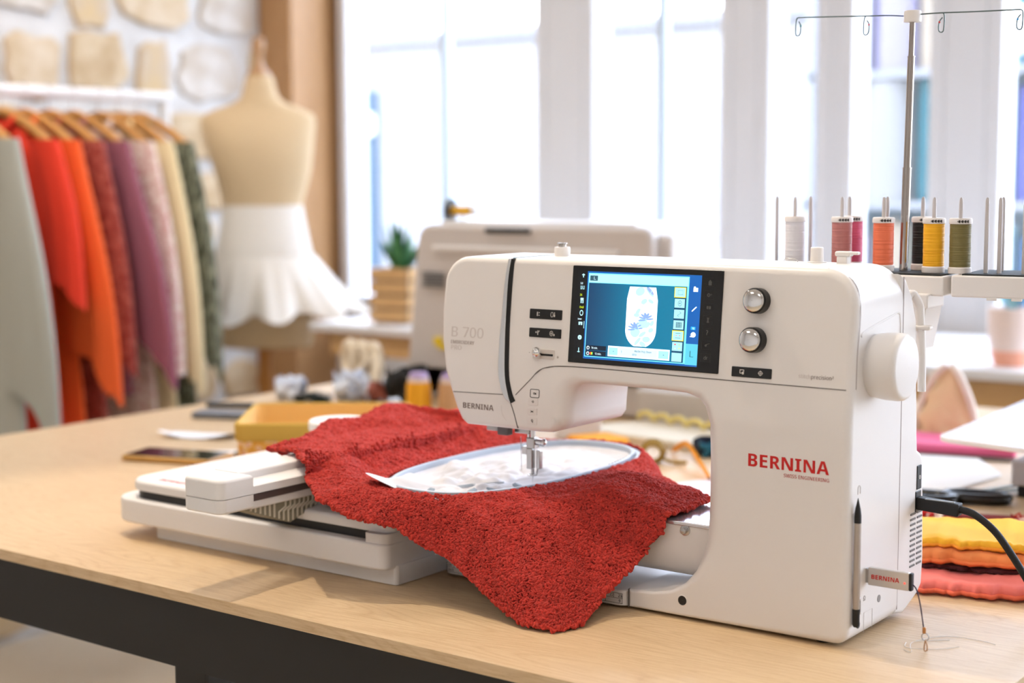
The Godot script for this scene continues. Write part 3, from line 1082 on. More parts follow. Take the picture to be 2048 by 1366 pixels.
	s.ball(on_face(-0.3467, 0.2520, 0.005).origin, Vector3(0.0052, 0.0062, 0.0045), 16)
	put("slider_button", s, M.chrome, sl)
	text("minus_mark", "-", 0.005, M.grey_print, t, on_face(-0.3592, 0.252, 0.0002).origin, on_face(-0.3592, 0.252).basis)
	text("plus_mark", "+", 0.005, M.grey_print, t, on_face(-0.3232, 0.2488, 0.0002).origin, on_face(-0.3232, 0.2488).basis)
	# two round knobs
	for p in [Vector2(-0.0985, 0.3158), Vector2(-0.1000, 0.2793)]:
		var k := Node3D.new()
		k.name = "knob"
		t.add_child(k, true)
		var kx := on_face(p.x, p.y) * Transform3D(Basis(Vector3.RIGHT, PI / 2.0), Vector3.ZERO)
		s = Shape.new()
		s.lathe([Vector2(0.0122, 0.0), Vector2(0.0120, 0.0095), Vector2(0.0112, 0.0105), Vector2(0.0100, 0.0105)], 32, kx)
		put("knob_ring", s, mat(Color(0.10, 0.10, 0.105), 0.35, 0.4), k)
		s = Shape.new()
		s.lathe([Vector2(0.0108, 0.0100), Vector2(0.0104, 0.0118), Vector2(0.0085, 0.0133), Vector2(0.005, 0.0141), Vector2(0.0003, 0.0144)], 32, kx)
		put("knob_cap", s, M.chrome, k)
	# printed words and marks
	var f := on_face(-0.0617, 0.1664, 0.0001)
	text("brand_lettering", "BERNINA", 0.0141, M.red_print, t, f.origin, f.basis, 900, HORIZONTAL_ALIGNMENT_CENTER, 1.14)
	f = on_face(-0.0192, 0.1556, 0.0001)
	text("slogan_lettering", "SWISS ENGINEERING", 0.0039, mat(Color(0.70, 0.24, 0.21), 0.5), t, f.origin, f.basis, 300, HORIZONTAL_ALIGNMENT_RIGHT, 1.06)
	f = on_face(-0.4240, 0.1898, 0.0001)
	text("brand_lettering", "BERNINA", 0.0069, M.grey_print, t, f.origin, f.basis, 900, HORIZONTAL_ALIGNMENT_CENTER, 1.16)
	f = on_face(-0.4652, 0.2675, 0.0001)
	text("model_lettering", "B 700", 0.0128, M.pale_print, t, f.origin, f.basis, 200, HORIZONTAL_ALIGNMENT_LEFT, 1.19)
	f = on_face(-0.4640, 0.2567, 0.0001)
	text("model_lettering", "EMBROIDERY", 0.0044, mat(Color(0.62, 0.57, 0.55), 0.5), t, f.origin, f.basis, 300, HORIZONTAL_ALIGNMENT_LEFT, 1.02)
	f = on_face(-0.4638, 0.2508, 0.0001)
	text("model_lettering", "PRO", 0.0057, M.pale_print, t, f.origin, f.basis, 200, HORIZONTAL_ALIGNMENT_LEFT, 1.2)
	f = on_face(-0.0412, 0.2491, 0.0001)
	text("feature_lettering", "stitch", 0.0043, M.pale_print, t, f.origin, f.basis, 300, HORIZONTAL_ALIGNMENT_RIGHT)
	text("feature_lettering", "precision²", 0.0043, M.grey_print, t, f.origin, f.basis, 500, HORIZONTAL_ALIGNMENT_LEFT)
	var ring := Shape.new()
	var rr := Shape.rrect(0.0056, 0.0042, 0.0013, 4)
	for k in rr.size():
		var a: Vector2 = rr[k]
		var b: Vector2 = rr[(k + 1) % rr.size()]
		var d := (b - a).normalized() * 0.0003
		ring.prism([a + Vector2(d.y, -d.x), b + Vector2(d.y, -d.x), b - Vector2(d.y, -d.x), a - Vector2(d.y, -d.x)], 0.0, 0.0003)
	var ro := put("button_outline", ring, M.dark_print, t)
	ro.transform = on_face(-0.3498, 0.2097, 0.0001)
	var ki := 0
	for p in [Vector2(-0.3498, 0.2097), Vector2(-0.3516, 0.2008), Vector2(-0.3527, 0.1907), Vector2(-0.3527, 0.1808)]:
		if ki > 0:
			s = Shape.new()
			s.prism(Shape.rrect(0.0062, 0.0036, 0.001, 3), -0.001, 0.0004, 0.0, 0.0002, on_face(p.x, p.y), 2)
			put("push_button", s, mat(Color(0.88, 0.86, 0.85), 0.4), t)
		var ic := put("icon", icon_shape(["start", "loop", "cut", "foot"][ki]), M.dark_print if ki == 0 else mat(Color(0.30, 0.27, 0.26), 0.5), t)
		ic.transform = on_face(p.x, p.y, 0.0005)
		ki += 1
	# curved arrow beside the small lettering
	s = Shape.new()
	s.tube(spline([Vector3(-0.3925, 0.1935, 0), Vector3(-0.3925, 0.188, 0), Vector3(-0.390, 0.182, 0), Vector3(-0.386, 0.178, 0)], 5), 0.0002, 4)
	put("arrow_mark", s, M.pale_print, t)
	# hole low in the column
	s = Shape.new()
	s.lathe([Vector2(0.0052, 0.0003), Vector2(0.0048, 0.0006), Vector2(0.0042, 0.0002), Vector2(0.0001, 0.0002)], 20, Transform3D(Basis(Vector3.RIGHT, PI / 2.0), Vector3(-0.1722, 0.0195, 0)))
	put("screw_hole", s, mat(Color(0.10, 0.095, 0.09), 0.6), t)
	s = Shape.new()
	s.tube(arcring(Vector3(-0.1722, 0.0195, 0.0002), 0.0050, 20), 0.0005, 6, true)
	put("hole_rim", s, M.white, t)
	# hand wheel on the right side with its shallow recess
	s = Shape.new()
	var wx := Transform3D(Basis(Vector3(0, -1, 0), Vector3(1, 0, 0), Vector3(0, 0, 1)), Vector3(0, 0.2575, -0.0540))
	s.lathe([Vector2(0.029, 0.0), Vector2(0.0300, 0.004), Vector2(0.0312, 0.012), Vector2(0.0314, 0.024), Vector2(0.0308, 0.0275), Vector2(0.0290, 0.0300), Vector2(0.0265, 0.0310), Vector2(0.010, 0.0318), Vector2(0.0003, 0.032)], 48, wx)
	put("hand_wheel", s, M.white, t)
	s = Shape.new()
	s.tube(spline([Vector3(0.0, 0.2870, -0.020), Vector3(-0.0002, 0.2915, -0.030), Vector3(-0.0002, 0.3010, -0.090), Vector3(-0.0002, 0.3025, -0.104), Vector3(-0.0002, 0.297, -0.109), Vector3(0.0, 0.265, -0.112)], 6), 0.0011, 8)
	put("wheel_recess", s, M.white, t)
	# top: bobbin winder post, pegs, wire guide
	s = Shape.new()
	s.lathe([Vector2(0.0001, 0.0), Vector2(0.0085, 0.0), Vector2(0.0085, 0.009), Vector2(0.0078, 0.0100), Vector2(0.0001, 0.0100)], 24, Transform3D(Basis.IDENTITY, Vector3(-0.3700, 0.3478, -0.080)))
	var wp := put("tension_post", s, M.white, t)
	s = Shape.new()
	s.lathe([Vector2(0.0042, 0.0), Vector2(0.0042, 0.0026), Vector2(0.0056, 0.0032), Vector2(0.0056, 0.0042), Vector2(0.0001, 0.0046)], 24, Transform3D(Basis.IDENTITY, Vector3(-0.3700, 0.3578, -0.080)))
	put("post_cap", s, M.steel, wp)
	s = Shape.new()
	s.lathe([Vector2(0.0095, 0.0), Vector2(0.0095, 0.0016), Vector2(0.0066, 0.002), Vector2(0.0062, 0.0150), Vector2(0.0055, 0.0158), Vector2(0.0001, 0.0158)], 20, Transform3D(Basis.IDENTITY, Vector3(-0.0840, 0.3472, -0.103)))
	put("bobbin_peg", s, M.white, t)
	s = Shape.new()
	s.rbox(Vector3(-0.0560, 0.3510, -0.103), Vector3(0.011, 0.008, 0.010), 0.0015)
	s.rbox(Vector3(-0.0555, 0.3572, -0.103), Vector3(0.016, 0.0050, 0.010), 0.0018)
	s.rbox(Vector3(-0.0460, 0.3580, -0.103), Vector3(0.012, 0.0030, 0.007), 0.0012)
	put("winder_lever", s, M.white, t)
	s = Shape.new()
	s.tube(spline([Vector3(-0.120, 0.347, -0.104), Vector3(-0.119, 0.3505, -0.104), Vector3(-0.112, 0.3512, -0.104), Vector3(-0.106, 0.3500, -0.104), Vector3(-0.105, 0.347, -0.104)], 5), 0.0004, 6)
	put("wire_guide", s, M.steel, t)
	# carrying handle folded behind the column
	s = Shape.new()
	s.tube(spline([Vector3(-0.012, 0.312, -0.150), Vector3(-0.008, 0.317, -0.158), Vector3(-0.003, 0.306, -0.163), Vector3(-0.0015, 0.2915, -0.163), Vector3(0.0005, 0.262, -0.163), Vector3(0.0015, 0.221, -0.163)], 6), 0.0042, 10)
	put("presser_lift_bar", s, M.white, t)
	s = Shape.new()
	s.rbox(Vector3(0.0015, 0.2840, -0.163), Vector3(0.017, 0.0045, 0.010), 0.002)
	put("lift_bar_hook", s, M.white, t)
	# free arm and bed
	s = Shape.new()
	var arm := [Vector2(0.0, 0.0)]
	arm = [Vector2(0.024, 0.088), Vector2(0.0235, 0.062), Vector2(0.030, 0.044), Vector2(0.042, 0.034), Vector2(0.058, 0.030), Vector2(0.095, 0.030), Vector2(0.110, 0.040), Vector2(0.118, 0.06), Vector2(0.120, 0.088)]
	s.prism(arm, -0.475, -0.150, 0.004, 0.0, px, 3)
	put("free_arm", s, M.white, t)
	s = Shape.new()
	s.rbox(Vector3(-0.314, 0.0898, -0.0715), Vector3(0.322, 0.0045, 0.0985), 0.0012)
	put("stitch_plate", s, mat(Color(0.84, 0.84, 0.86), 0.18, 0.75), t)
	s = Shape.new()
	s.lathe([Vector2(0.0058, 0.0), Vector2(0.0055, 0.0012), Vector2(0.0032, 0.0014), Vector2(0.0030, 0.006), Vector2(0.0001, 0.0062)], 16, Transform3D(Basis(Vector3.RIGHT, PI / 2.0), Vector3(-0.1835, 0.0835, -0.0242)))
	put("arm_screw", s, M.steel, t)
	# base plate with the printed ruler
	s = Shape.new()
	s.prism(Shape.rrect(0.119, 0.075, 0.012, 5), 0.003, 0.0190, 0.001, 0.0022, Transform3D(Basis(Vector3.RIGHT, -PI / 2.0), Vector3(-0.3535, 0.0, -0.0725)), 3)
	var bp := put("base_plate", s, M.white, t)
	s = Shape.new()
	for k in 24:
		var x := -0.4660 + k * 0.0098
		var hgt := 0.0030 if k % 2 else 0.0046
		s.box(Vector3(x, 0.0108 + hgt / 2.0, 0.0026), Vector3(0.0003, hgt, 0.0003))
		if k % 3 == 0:
			s.box(Vector3(x, 0.0082, 0.0026), Vector3(0.0003, 0.0045, 0.0003))
	s.box(Vector3(-0.3530, 0.0107, 0.0026), Vector3(0.226, 0.0003, 0.0003))
	s.box(Vector3(-0.3530, 0.0158, 0.0026), Vector3(0.226, 0.0003, 0.0003))
	s.box(Vector3(-0.3530, 0.0056, 0.0026), Vector3(0.226, 0.0003, 0.0003))
	s.box(Vector3(-0.2402, 0.0107, 0.0026), Vector3(0.0003, 0.0102, 0.0003))
	s.box(Vector3(-0.4660, 0.0107, 0.0026), Vector3(0.0003, 0.0102, 0.0003))
	put("ruler_scale", s, M.dark_print, bp)
	for w in [["cm", -0.4620, 0.0132], ["1", -0.449, 0.0132], ["2", -0.4395, 0.0132], ["3", -0.4295, 0.0132], ["4", -0.42, 0.0132], ["5", -0.4105, 0.0132], ["inch", -0.4605, 0.0080], ["1", -0.4390, 0.0080], ["2", -0.4130, 0.0080], ["22", -0.2530, 0.0132], ["23", -0.2430, 0.0132], ["9", -0.2435, 0.0080]]:
		text("ruler_number", w[0], 0.0034, M.dark_print, bp, Vector3(w[1], w[2], 0.0025), Basis.IDENTITY, 500)
	for q in [Vector2(-0.44, -0.02), Vector2(-0.25, -0.02), Vector2(-0.03, -0.02), Vector2(-0.44, -0.12), Vector2(-0.03, -0.12)]:
		s = Shape.new()
		s.cyl(Vector3(q.x, 0.0001, q.y), Vector3(q.x, 0.006, q.y), 0.009, 16)
		put("rubber_foot", s, M.rubber, t)
	# needle area under the head
	var nx := -0.4000
	var nz := -0.066
	s = Shape.new()
	s.cyl(Vector3(nx, 0.145, nz), Vector3(nx, 0.180, nz), 0.0032, 16)
	put("needle_bar", s, M.chrome, t)
	s = Shape.new()
	s.cyl(Vector3(nx - 0.010, 0.128, nz - 0.008), Vector3(nx - 0.010, 0.180, nz - 0.008), 0.0036, 16)
	put("presser_bar", s, M.chrome, t)
	s = Shape.new()
	s.rbox(Vector3(nx, 0.1440, nz), Vector3(0.011, 0.012, 0.010), 0.0012)
	s.rbox(Vector3(nx - 0.012, 0.1585, nz - 0.002), Vector3(0.020, 0.010, 0.012), 0.0012)
	put("needle_clamp", s, M.steel, t)
	s = Shape.new()
	s.cyl(Vector3(nx + 0.005, 0.1455, nz), Vector3(nx + 0.0145, 0.1455, nz), 0.0034, 16)
	s.ball(Vector3(nx + 0.0150, 0.1455, nz), Vector3(0.003, 0.0045, 0.0045), 14)
	put("clamp_screw", s, M.chrome, t)
	s = Shape.new()
	s.rbox(Vector3(nx - 0.001, 0.1270, nz + 0.002), Vector3(0.0075, 0.023, 0.007), 0.0010)
	s.rbox(Vector3(nx + 0.0075, 0.1260, nz - 0.002), Vector3(0.0055, 0.021, 0.006), 0.0010)
	s.rbox(Vector3(nx - 0.010, 0.1340, nz - 0.006), Vector3(0.012, 0.009, 0.009), 0.0010)
	put("foot_shank", s, M.steel, t)
	s = Shape.new()
	s.cyl(Vector3(nx, 0.1160, nz), Vector3(nx, 0.1090, nz), 0.0020, 12)
	s.tube(arcring_flat(Vector3(nx, 0.1085, nz), 0.0048, 20), 0.0007, 6, true)
	s.tube([Vector3(nx + 0.0048, 0.1085, nz), Vector3(nx + 0.006, 0.113, nz), Vector3(nx + 0.0065, 0.1165, nz)], 0.0008, 6)
	put("embroidery_foot", s, M.steel, t)
	s = Shape.new()
	s.tube([Vector3(nx, 0.139, nz), Vector3(nx, 0.118, nz), Vector3(nx, 0.106, nz), Vector3(nx, 0.0985, nz)], [0.0010, 0.0009, 0.0007, 0.0002], 8)
	put("needle", s, M.chrome, t)
	s = Shape.new()
	s.tube([Vector3(nx - 0.013, 0.150, nz + 0.004), Vector3(nx - 0.012, 0.112, nz + 0.004)], 0.0004, 5)
	put("needle_thread", s, mat(Color(0.86, 0.86, 0.86), 0.6), t)
	s = Shape.new()
	s.rbox(Vector3(nx - 0.030, 0.1605, nz + 0.010), Vector3(0.014, 0.018, 0.010), 0.001)
	s.rbox(Vector3(nx - 0.022, 0.1660, nz + 0.004), Vector3(0.046, 0.008, 0.016), 0.001)
	put("needle_threader", s, mat(Color(0.38, 0.36, 0.35), 0.4), t)
	s = Shape.new()
	s.rbox(Vector3(nx - 0.044, 0.1630, nz + 0.012), Vector3(0.014, 0.015, 0.008), 0.001)
	put("thread_cutter", s, mat(Color(0.70, 0.70, 0.69), 0.3), t)
	s = Shape.new()
	s.rbox(Vector3(nx + 0.004, 0.1640, nz - 0.004), Vector3(0.006, 0.014, 0.004), 0.001)
	put("red_mark", s, mat(Color(0.85, 0.15, 0.14), 0.5), t)
	s = Shape.new()
	s.rbox(Vector3(nx + 0.016, 0.1660, nz - 0.005), Vector3(0.010, 0.010, 0.014), 0.001)
	put("needle_lamp_housing", s, mat(Color(0.30, 0.28, 0.28), 0.4), t)
	# small sockets and printing low on the right side
	s = Shape.new()
	s.rbox(Vector3(0.0001, 0.0355, -0.0265), Vector3(0.0012, 0.016, 0.0075), 0.0005)
	put("socket", s, M.steel, t)
	s = Shape.new()
	s.rbox(Vector3(0.0006, 0.0355, -0.0260), Vector3(0.0008, 0.012, 0.004), 0.0003)
	put("socket_slot", s, M.black, t)
	s = Shape.new()
	s.cyl(Vector3(-0.001, 0.0185, -0.0250), Vector3(0.0007, 0.0185, -0.0250), 0.0034, 14)
	put("socket", s, M.black, t)
	s = Shape.new()
	s.cyl(Vector3(-0.001, 0.0330, -0.072), Vector3(0.0004, 0.0330, -0.072), 0.0036, 16)
	put("screw_hole", s, mat(Color(0.55, 0.53, 0.52), 0.6), t)
	var ip := put("icon", icon_shape("computer"), M.grey_print, t)
	ip.transform = Transform3D(Basis(Vector3.UP, PI / 2.0), Vector3(0.0001, 0.0405, -0.0385))
	s = Shape.new()
	for q in [[Vector3(0.0002, 0.0175, -0.0570), Vector3(0.0003, 0.019, 0.0003)], [Vector3(0.0002, 0.0175, -0.0380), Vector3(0.0003, 0.019, 0.0003)], [Vector3(0.0002, 0.0270, -0.0475), Vector3(0.0003, 0.0003, 0.019)]]:
		s.box(q[0], q[1])
	put("cover_flap_seam", s, M.pale_print, t)
	s = Shape.new()
	s.tube(spline([Vector3(0.0002, 0.142, -0.0195), Vector3(0.0002, 0.148, -0.0195), Vector3(0.0002, 0.150, -0.0220), Vector3(0.0002, 0.148, -0.0245), Vector3(0.0002, 0.142, -0.0245)], 4), 0.0003, 4)
	put("stylus_mark", s, M.pale_print, t)
	build_stylus_and_stick()

func arcring(c: Vector3, r: float, m: int) -> Array:
	var out := []
	for k in m:
		out.append(c + Vector3(cos(TAU * k / m), sin(TAU * k / m), 0) * r)
	return out

func arcring_flat(c: Vector3, r: float, m: int) -> Array:
	var out := []
	for k in m:
		out.append(c + Vector3(cos(TAU * k / m), 0, sin(TAU * k / m)) * r)
	return out

func build_stylus_and_stick() -> void:
	# touch pen clipped to the side
	var t := thing("touch_pen", "slim silver touch pen with black tips clipped to the machine side", "pen", Vector3(0.0040, 0.0, -0.0115))
	var s := Shape.new()
	s.lathe([Vector2(0.0002, 0.1405), Vector2(0.0010, 0.1370), Vector2(0.0024, 0.1310), Vector2(0.0032, 0.125), Vector2(0.0033, 0.1175), Vector2(0.0030, 0.1172)], 16)
	put("pen_tip", s, M.rubber, t)
	s = Shape.new()
	s.lathe([Vector2(0.0030, 0.1176), Vector2(0.0032, 0.1174), Vector2(0.0033, 0.0375), Vector2(0.0030, 0.0373)], 16)
	put("pen_barrel", s, mat(Color(0.70, 0.66, 0.62), 0.35, 0.5), t)
	s = Shape.new()
	s.lathe([Vector2(0.0030, 0.0374), Vector2(0.0035, 0.0370), Vector2(0.0034, 0.0225), Vector2(0.0022, 0.0205), Vector2(0.0002, 0.0200)], 16)
	put("pen_cap", s, M.rubber, t)
	# memory stick plugged in, with strap and clasp
	t = thing("memory_stick", "silver memory stick with red lettering plugged into the machine side", "usb stick", Vector3(0, 0.0, 0.0))
	s = Shape.new()
	s.rbox(Vector3(0.0225, 0.0620, -0.0425), Vector3(0.0400, 0.0170, 0.0060), 0.0012)
	put("stick_body", s, mat(Color(0.80, 0.77, 0.74), 0.32, 0.35), t)
	s = Shape.new()
	s.rbox(Vector3(0.0012, 0.0620, -0.0425), Vector3(0.0040, 0.0135, 0.0045), 0.0005)
	put("plug", s, M.steel, t)
	s = Shape.new()
	s.rbox(Vector3(0.0437, 0.0620, -0.0425), Vector3(0.0030, 0.0166, 0.0058), 0.001)
	put("end_cap", s, M.rubber, t)
	text("brand_lettering", "BERNINA", 0.0048, M.red_print, t, Vector3(0.0195, 0.0620, -0.0394), Basis.IDENTITY, 900, HORIZONTAL_ALIGNMENT_CENTER, 1.10)
	s = Shape.new()
	s.ball(Vector3(0.0385, 0.0605, -0.0395), Vector3(0.0011, 0.0011, 0.0005), 10)
	put("signal_light", s, mat(Color(0.95, 0.45, 0.42), 0.4, 0.0, {"emission_enabled": true, "emission": Color(1.0, 0.35, 0.3), "emission_energy_multiplier": 0.9}), t)
	s = Shape.new()
	s.tube(spline([Vector3(0.0445, 0.0600, -0.0425), Vector3(0.0490, 0.0560, -0.0420), Vector3(0.0530, 0.0440, -0.0410), Vector3(0.0560, 0.0300, -0.0400), Vector3(0.0575, 0.0225, -0.0395)], 6), 0.0006, 6)
	put("strap", s, mat(Color(0.20, 0.12, 0.22), 0.7), t)
	s = Shape.new()
	s.rbox(Vector3(0.0583, 0.0200, -0.0392), Vector3(0.0030, 0.0060, 0.0025), 0.0008, -1.0)
	put("crimp", s, mat(Color(0.72, 0.52, 0.34), 0.3, 0.8), t)
	s = Shape.new()
	s.tube(arcring(Vector3(0.0595, 0.0140, -0.0390), 0.0034, 16), 0.0005, 6, true)
	put("split_ring", s, M.steel, t)
	s = Shape.new()
	s.tube(spline([Vector3(0.0600, 0.0108, -0.0388), Vector3(0.0615, 0.0070, -0.0385), Vector3(0.0618, 0.0025, -0.0382), Vector3(0.0600, 0.0012, -0.0382), Vector3(0.0590, 0.0030, -0.0383), Vector3(0.0592, 0.0070, -0.0385)], 5, true), 0.0007, 6, true)
	put("clasp", s, mat(Color(0.78, 0.66, 0.56), 0.25, 0.9), t)

# ------------------------------------------------------------------ what the touch screen shows
func in_ell(x: float, y: float, cx: float, cy: float, rx: float, ry: float, turn := 0.0) -> bool:
	var d := Vector2(x - cx, y - cy).rotated(-turn)
	return pow(d.x / rx, 2) + pow(d.y / ry, 2) < 1.0

func screen_material() -> StandardMaterial3D:
	var w := 1024
	var h := 580
	var im := Image.create(w, h, false, Image.FORMAT_RGB8)
	im.fill(Color.BLACK)
	var rect := func(u0: float, v0: float, u1: float, v1: float, c: Color) -> void:
		im.fill_rect(Rect2i(int(u0 * w), int(v0 * h), int((u1 - u0) * w), int((v1 - v0) * h)), c)
	var blue := Color(0.03, 0.33, 0.62)
	rect.call(0.035, 0.05, 0.868, 0.955, Color(0.015, 0.02, 0.035))
	rect.call(0.105, 0.05, 0.868, 0.955, blue)
	rect.call(0.113, 0.068, 0.79, 0.935, Color(0.45, 0.85, 0.93))
	rect.call(0.118, 0.078, 0.785, 0.165, Color(0.64, 0.92, 0.96))
	rect.call(0.118, 0.17, 0.778, 0.925, Color(0.02, 0.24, 0.36))
	# teal ground of the design window, deeper towards its left edge as on the panel
	for y in range(int(0.17 * h), int(0.925 * h)):
		for x in range(int(0.118 * w), int(0.70 * w)):
			var u := float(x) / w
			var t := clampf((u - 0.118) / 0.30, 0.0, 1.0)
			im.set_pixel(x, y, Color(0.05, 0.22, 0.36).lerp(Color(0.0, 0.42, 0.55), t))
	# hoop window with the flower design
	var petals := [[0.470, 0.235, 0.030, 0.045, 0.2], [0.535, 0.24, 0.012, 0.05, -0.5], [0.500, 0.335, 0.018, 0.03, 0.4], [0.545, 0.33, 0.014, 0.025, -0.6], [0.462, 0.44, 0.012, 0.035, 0.3], [0.455, 0.475, 0.02, 0.02, 0.0], [0.500, 0.55, 0.030, 0.055, 0.0], [0.450, 0.645, 0.032, 0.055, 0.0], [0.500, 0.665, 0.014, 0.035, 0.6], [0.555, 0.62, 0.016, 0.025, 0.3], [0.528, 0.715, 0.026, 0.03, 0.2], [0.470, 0.74, 0.012, 0.045, 0.4], [0.505, 0.765, 0.018, 0.03, -0.5], [0.560, 0.55, 0.012, 0.03, 0.2]]
	for y in range(int(0.175 * h), int(0.80 * h)):
		for x in range(int(0.38 * w), int(0.60 * w)):
			var u := float(x) / w
			var v := float(y) / h
			var dx := (u - 0.487) / 0.103
			var dv := (v - 0.485) / 0.305
			if dv < -0.97 or dv > 1.0:
				continue
			var lim := 1.0
			if dv < -0.55:
				lim = 1.0 - (absf(dv) - 0.55) * 0.35
			elif dv > 0.45:
				lim = sqrt(maxf(0.0, 1.0 - pow((dv - 0.45) / 0.60, 2.0)))
			if absf(dx) > lim:
				continue
			var c := Color(1, 1, 1)
			for p in petals:
				if in_ell(u, v, p[0], p[1], p[2], p[3], p[4]):
					c = Color(0.68, 0.88, 0.97)
			for f in [[0.518, 0.505], [0.450, 0.605]]:
				for q in 7:
					var a := -3.3 + q * 0.52
					if in_ell(u, v, f[0] + cos(a) * 0.026, f[1] + 0.012 + sin(a) * 0.046, 0.0085, 0.026, a + PI / 2.0):
						c = Color(0.50, 0.62, 0.92)
				for q in 6:
					var a := 0.3 + q * 0.5
					if in_ell(u, v, f[0] + cos(a) * 0.020, f[1] + 0.040 + sin(a) * 0.036, 0.011, 0.020):
						c = Color(0.68, 0.88, 0.97)
			if in_ell(u, v, 0.537, 0.225, 0.012, 0.045, -0.5):
				c = Color(0.56, 0.64, 0.88)
			if absf(u - (0.505 + 0.045 * sin(v * 9.0))) < 0.002:
				c = Color(0.68, 0.88, 0.97)
			im.set_pixel(x, y, c)
	# tile column right of the design
	for k in 7:
		var v := 0.188 + k * 0.1075
		if k == 0 or k == 4:
			rect.call(0.697, v - 0.012, 0.773, v + 0.092, Color(0.95, 0.85, 0.20))
		rect.call(0.702, v - 0.004, 0.768, minf(v + 0.084, 0.925), Color(0.62, 0.86, 0.90))
		if k < 6:
			for q in 5:
				var a := Vector2(0.735, v + 0.04)
				if k == 0:
					for e in 9:
						rect.call(0.720 + e * 0.0034, v + 0.018, 0.722 + e * 0.0034, v + 0.022, Color(0.1, 0.2, 0.3))
						rect.call(0.720 + e * 0.0034, v + 0.060, 0.722 + e * 0.0034, v + 0.064, Color(0.1, 0.2, 0.3))
					for e in 6:
						rect.call(0.719, v + 0.020 + e * 0.008, 0.721, v + 0.024 + e * 0.008, Color(0.1, 0.2, 0.3))
						rect.call(0.750, v + 0.020 + e * 0.008, 0.752, v + 0.024 + e * 0.008, Color(0.1, 0.2, 0.3))
				elif k == 3:
					rect.call(a.x - 0.016 + q * 0.008, a.y - 0.028, a.x - 0.013 + q * 0.008, a.y + 0.028, Color(0.1, 0.22, 0.32))
					rect.call(a.x - 0.018, a.y - 0.026 + q * 0.012, a.x + 0.020, a.y - 0.022 + q * 0.012, Color(0.1, 0.22, 0.32))
				elif k == 4:
					rect.call(0.718, v + 0.014, 0.752, v + 0.018, Color(0.1, 0.2, 0.3))
					rect.call(0.720, v + 0.034, 0.729, v + 0.042, Color(0.90, 0.35, 0.40))
					rect.call(0.742, v + 0.034, 0.751, v + 0.042, Color(0.90, 0.35, 0.40))
					rect.call(0.718, v + 0.060, 0.752, v + 0.064, Color(0.1, 0.2, 0.3))
				elif k == 5:
					rect.call(0.716, v + 0.014, 0.724, v + 0.028, Color(0.9, 0.1, 0.15))
					rect.call(0.744, v + 0.016, 0.751, v + 0.027, Color(0.7, 0.85, 0.2))
					rect.call(0.744, v + 0.052, 0.751, v + 0.064, Color(0.95, 0.85, 0.2))
					rect.call(0.718, v + 0.054, 0.725, v + 0.064, Color(0.85, 0.95, 0.97))
	for q in 40:
		var a := TAU * q / 40
		var ex := 0.735 + cos(a) * 0.011
		var ey := 0.335 + sin(a) * 0.026
		rect.call(ex, ey, ex + 0.002, ey + 0.0035, Color(0.1, 0.2, 0.3))
		var sx := 0.735 + 0.010 * sin(a * 1.0)
		var sy := 0.442 + 0.026 * (q / 20.0 - 1.0)
		if q % 2 == 0:
			rect.call(sx, sy, sx + 0.0025, sy + 0.004, Color(0.1, 0.2, 0.3))
	rect.call(0.729, 0.333, 0.742, 0.337, Color(0.1, 0.2, 0.3))
	rect.call(0.7345, 0.320, 0.7365, 0.350, Color(0.1, 0.2, 0.3))
	# thread bar below the design
	rect.call(0.275, 0.805, 0.690, 0.915, Color(0.93, 0.98, 1.0))
	rect.call(0.282, 0.822, 0.343, 0.898, Color(0.60, 0.84, 0.90))
	rect.call(0.354, 0.822, 0.606, 0.898, Color(0.78, 0.90, 0.96))
	rect.call(0.616, 0.822, 0.682, 0.898, Color(0.60, 0.84, 0.90))
	rect.call(0.310, 0.858, 0.316, 0.864, Color(0.05, 0.15, 0.25))
	rect.call(0.646, 0.858, 0.652, 0.864, Color(0.05, 0.15, 0.25))
	rect.call(0.120, 0.815, 0.262, 0.862, Color(0.03, 0.08, 0.15))
	rect.call(0.120, 0.872, 0.262, 0.920, Color(0.03, 0.08, 0.15))
	rect.call(0.150, 0.884, 0.158, 0.910, Color(0.9, 0.2, 0.15))
	rect.call(0.158, 0.884, 0.166, 0.910, Color(0.95, 0.8, 0.2))
	rect.call(0.166, 0.884, 0.172, 0.910, Color(0.3, 0.8, 0.4))
	for q in [0.838, 0.896]:
		for y in range(int((q - 0.02) * h), int((q + 0.02) * h)):
			for x in range(int(0.124 * w), int(0.147 * w)):
				var d := Vector2((float(x) / w - 0.1355) / 0.0105, (float(y) / h - q) / 0.0185).length()
				if d < 1.0 and d > 0.62:
					im.set_pixel(x, y, Color(0.9, 0.97, 1.0))
		rect.call(0.1345, q - 0.010, 0.1365, q + 0.004, Color(0.9, 0.97, 1.0))
	# navigation column
	rect.call(0.79, 0.73, 0.868, 0.94, Color(0.33, 0.72, 0.80))
	rect.call(0.818, 0.175, 0.848, 0.215, Color.WHITE)
	rect.call(0.820, 0.163, 0.832, 0.178, Color.WHITE)
	for q in 24:
		rect.call(0.814 + q * 0.0011, 0.402 - q * 0.0018, 0.820 + q * 0.0011, 0.412 - q * 0.0018, Color.WHITE)
	rect.call(0.815, 0.560, 0.846, 0.592, Color(0.15, 0.62, 0.86))
	for y in range(int(0.605 * h), int(0.665 * h)):
		for x in range(int(0.806 * w), int(0.850 * w)):
			if in_ell(float(x) / w, float(y) / h, 0.832, 0.637, 0.016, 0.026):
				im.set_pixel(x, y, Color.WHITE)
	rect.call(0.812, 0.655, 0.830, 0.664, Color.WHITE)
	rect.call(0.818, 0.80, 0.822, 0.86, Color(0.05, 0.2, 0.3))
	rect.call(0.822, 0.856, 0.842, 0.861, Color(0.05, 0.2, 0.3))
	# mode tab in the header and the status strip at the left
	rect.call(0.124, 0.094, 0.178, 0.148, Color(0.16, 0.30, 0.36))
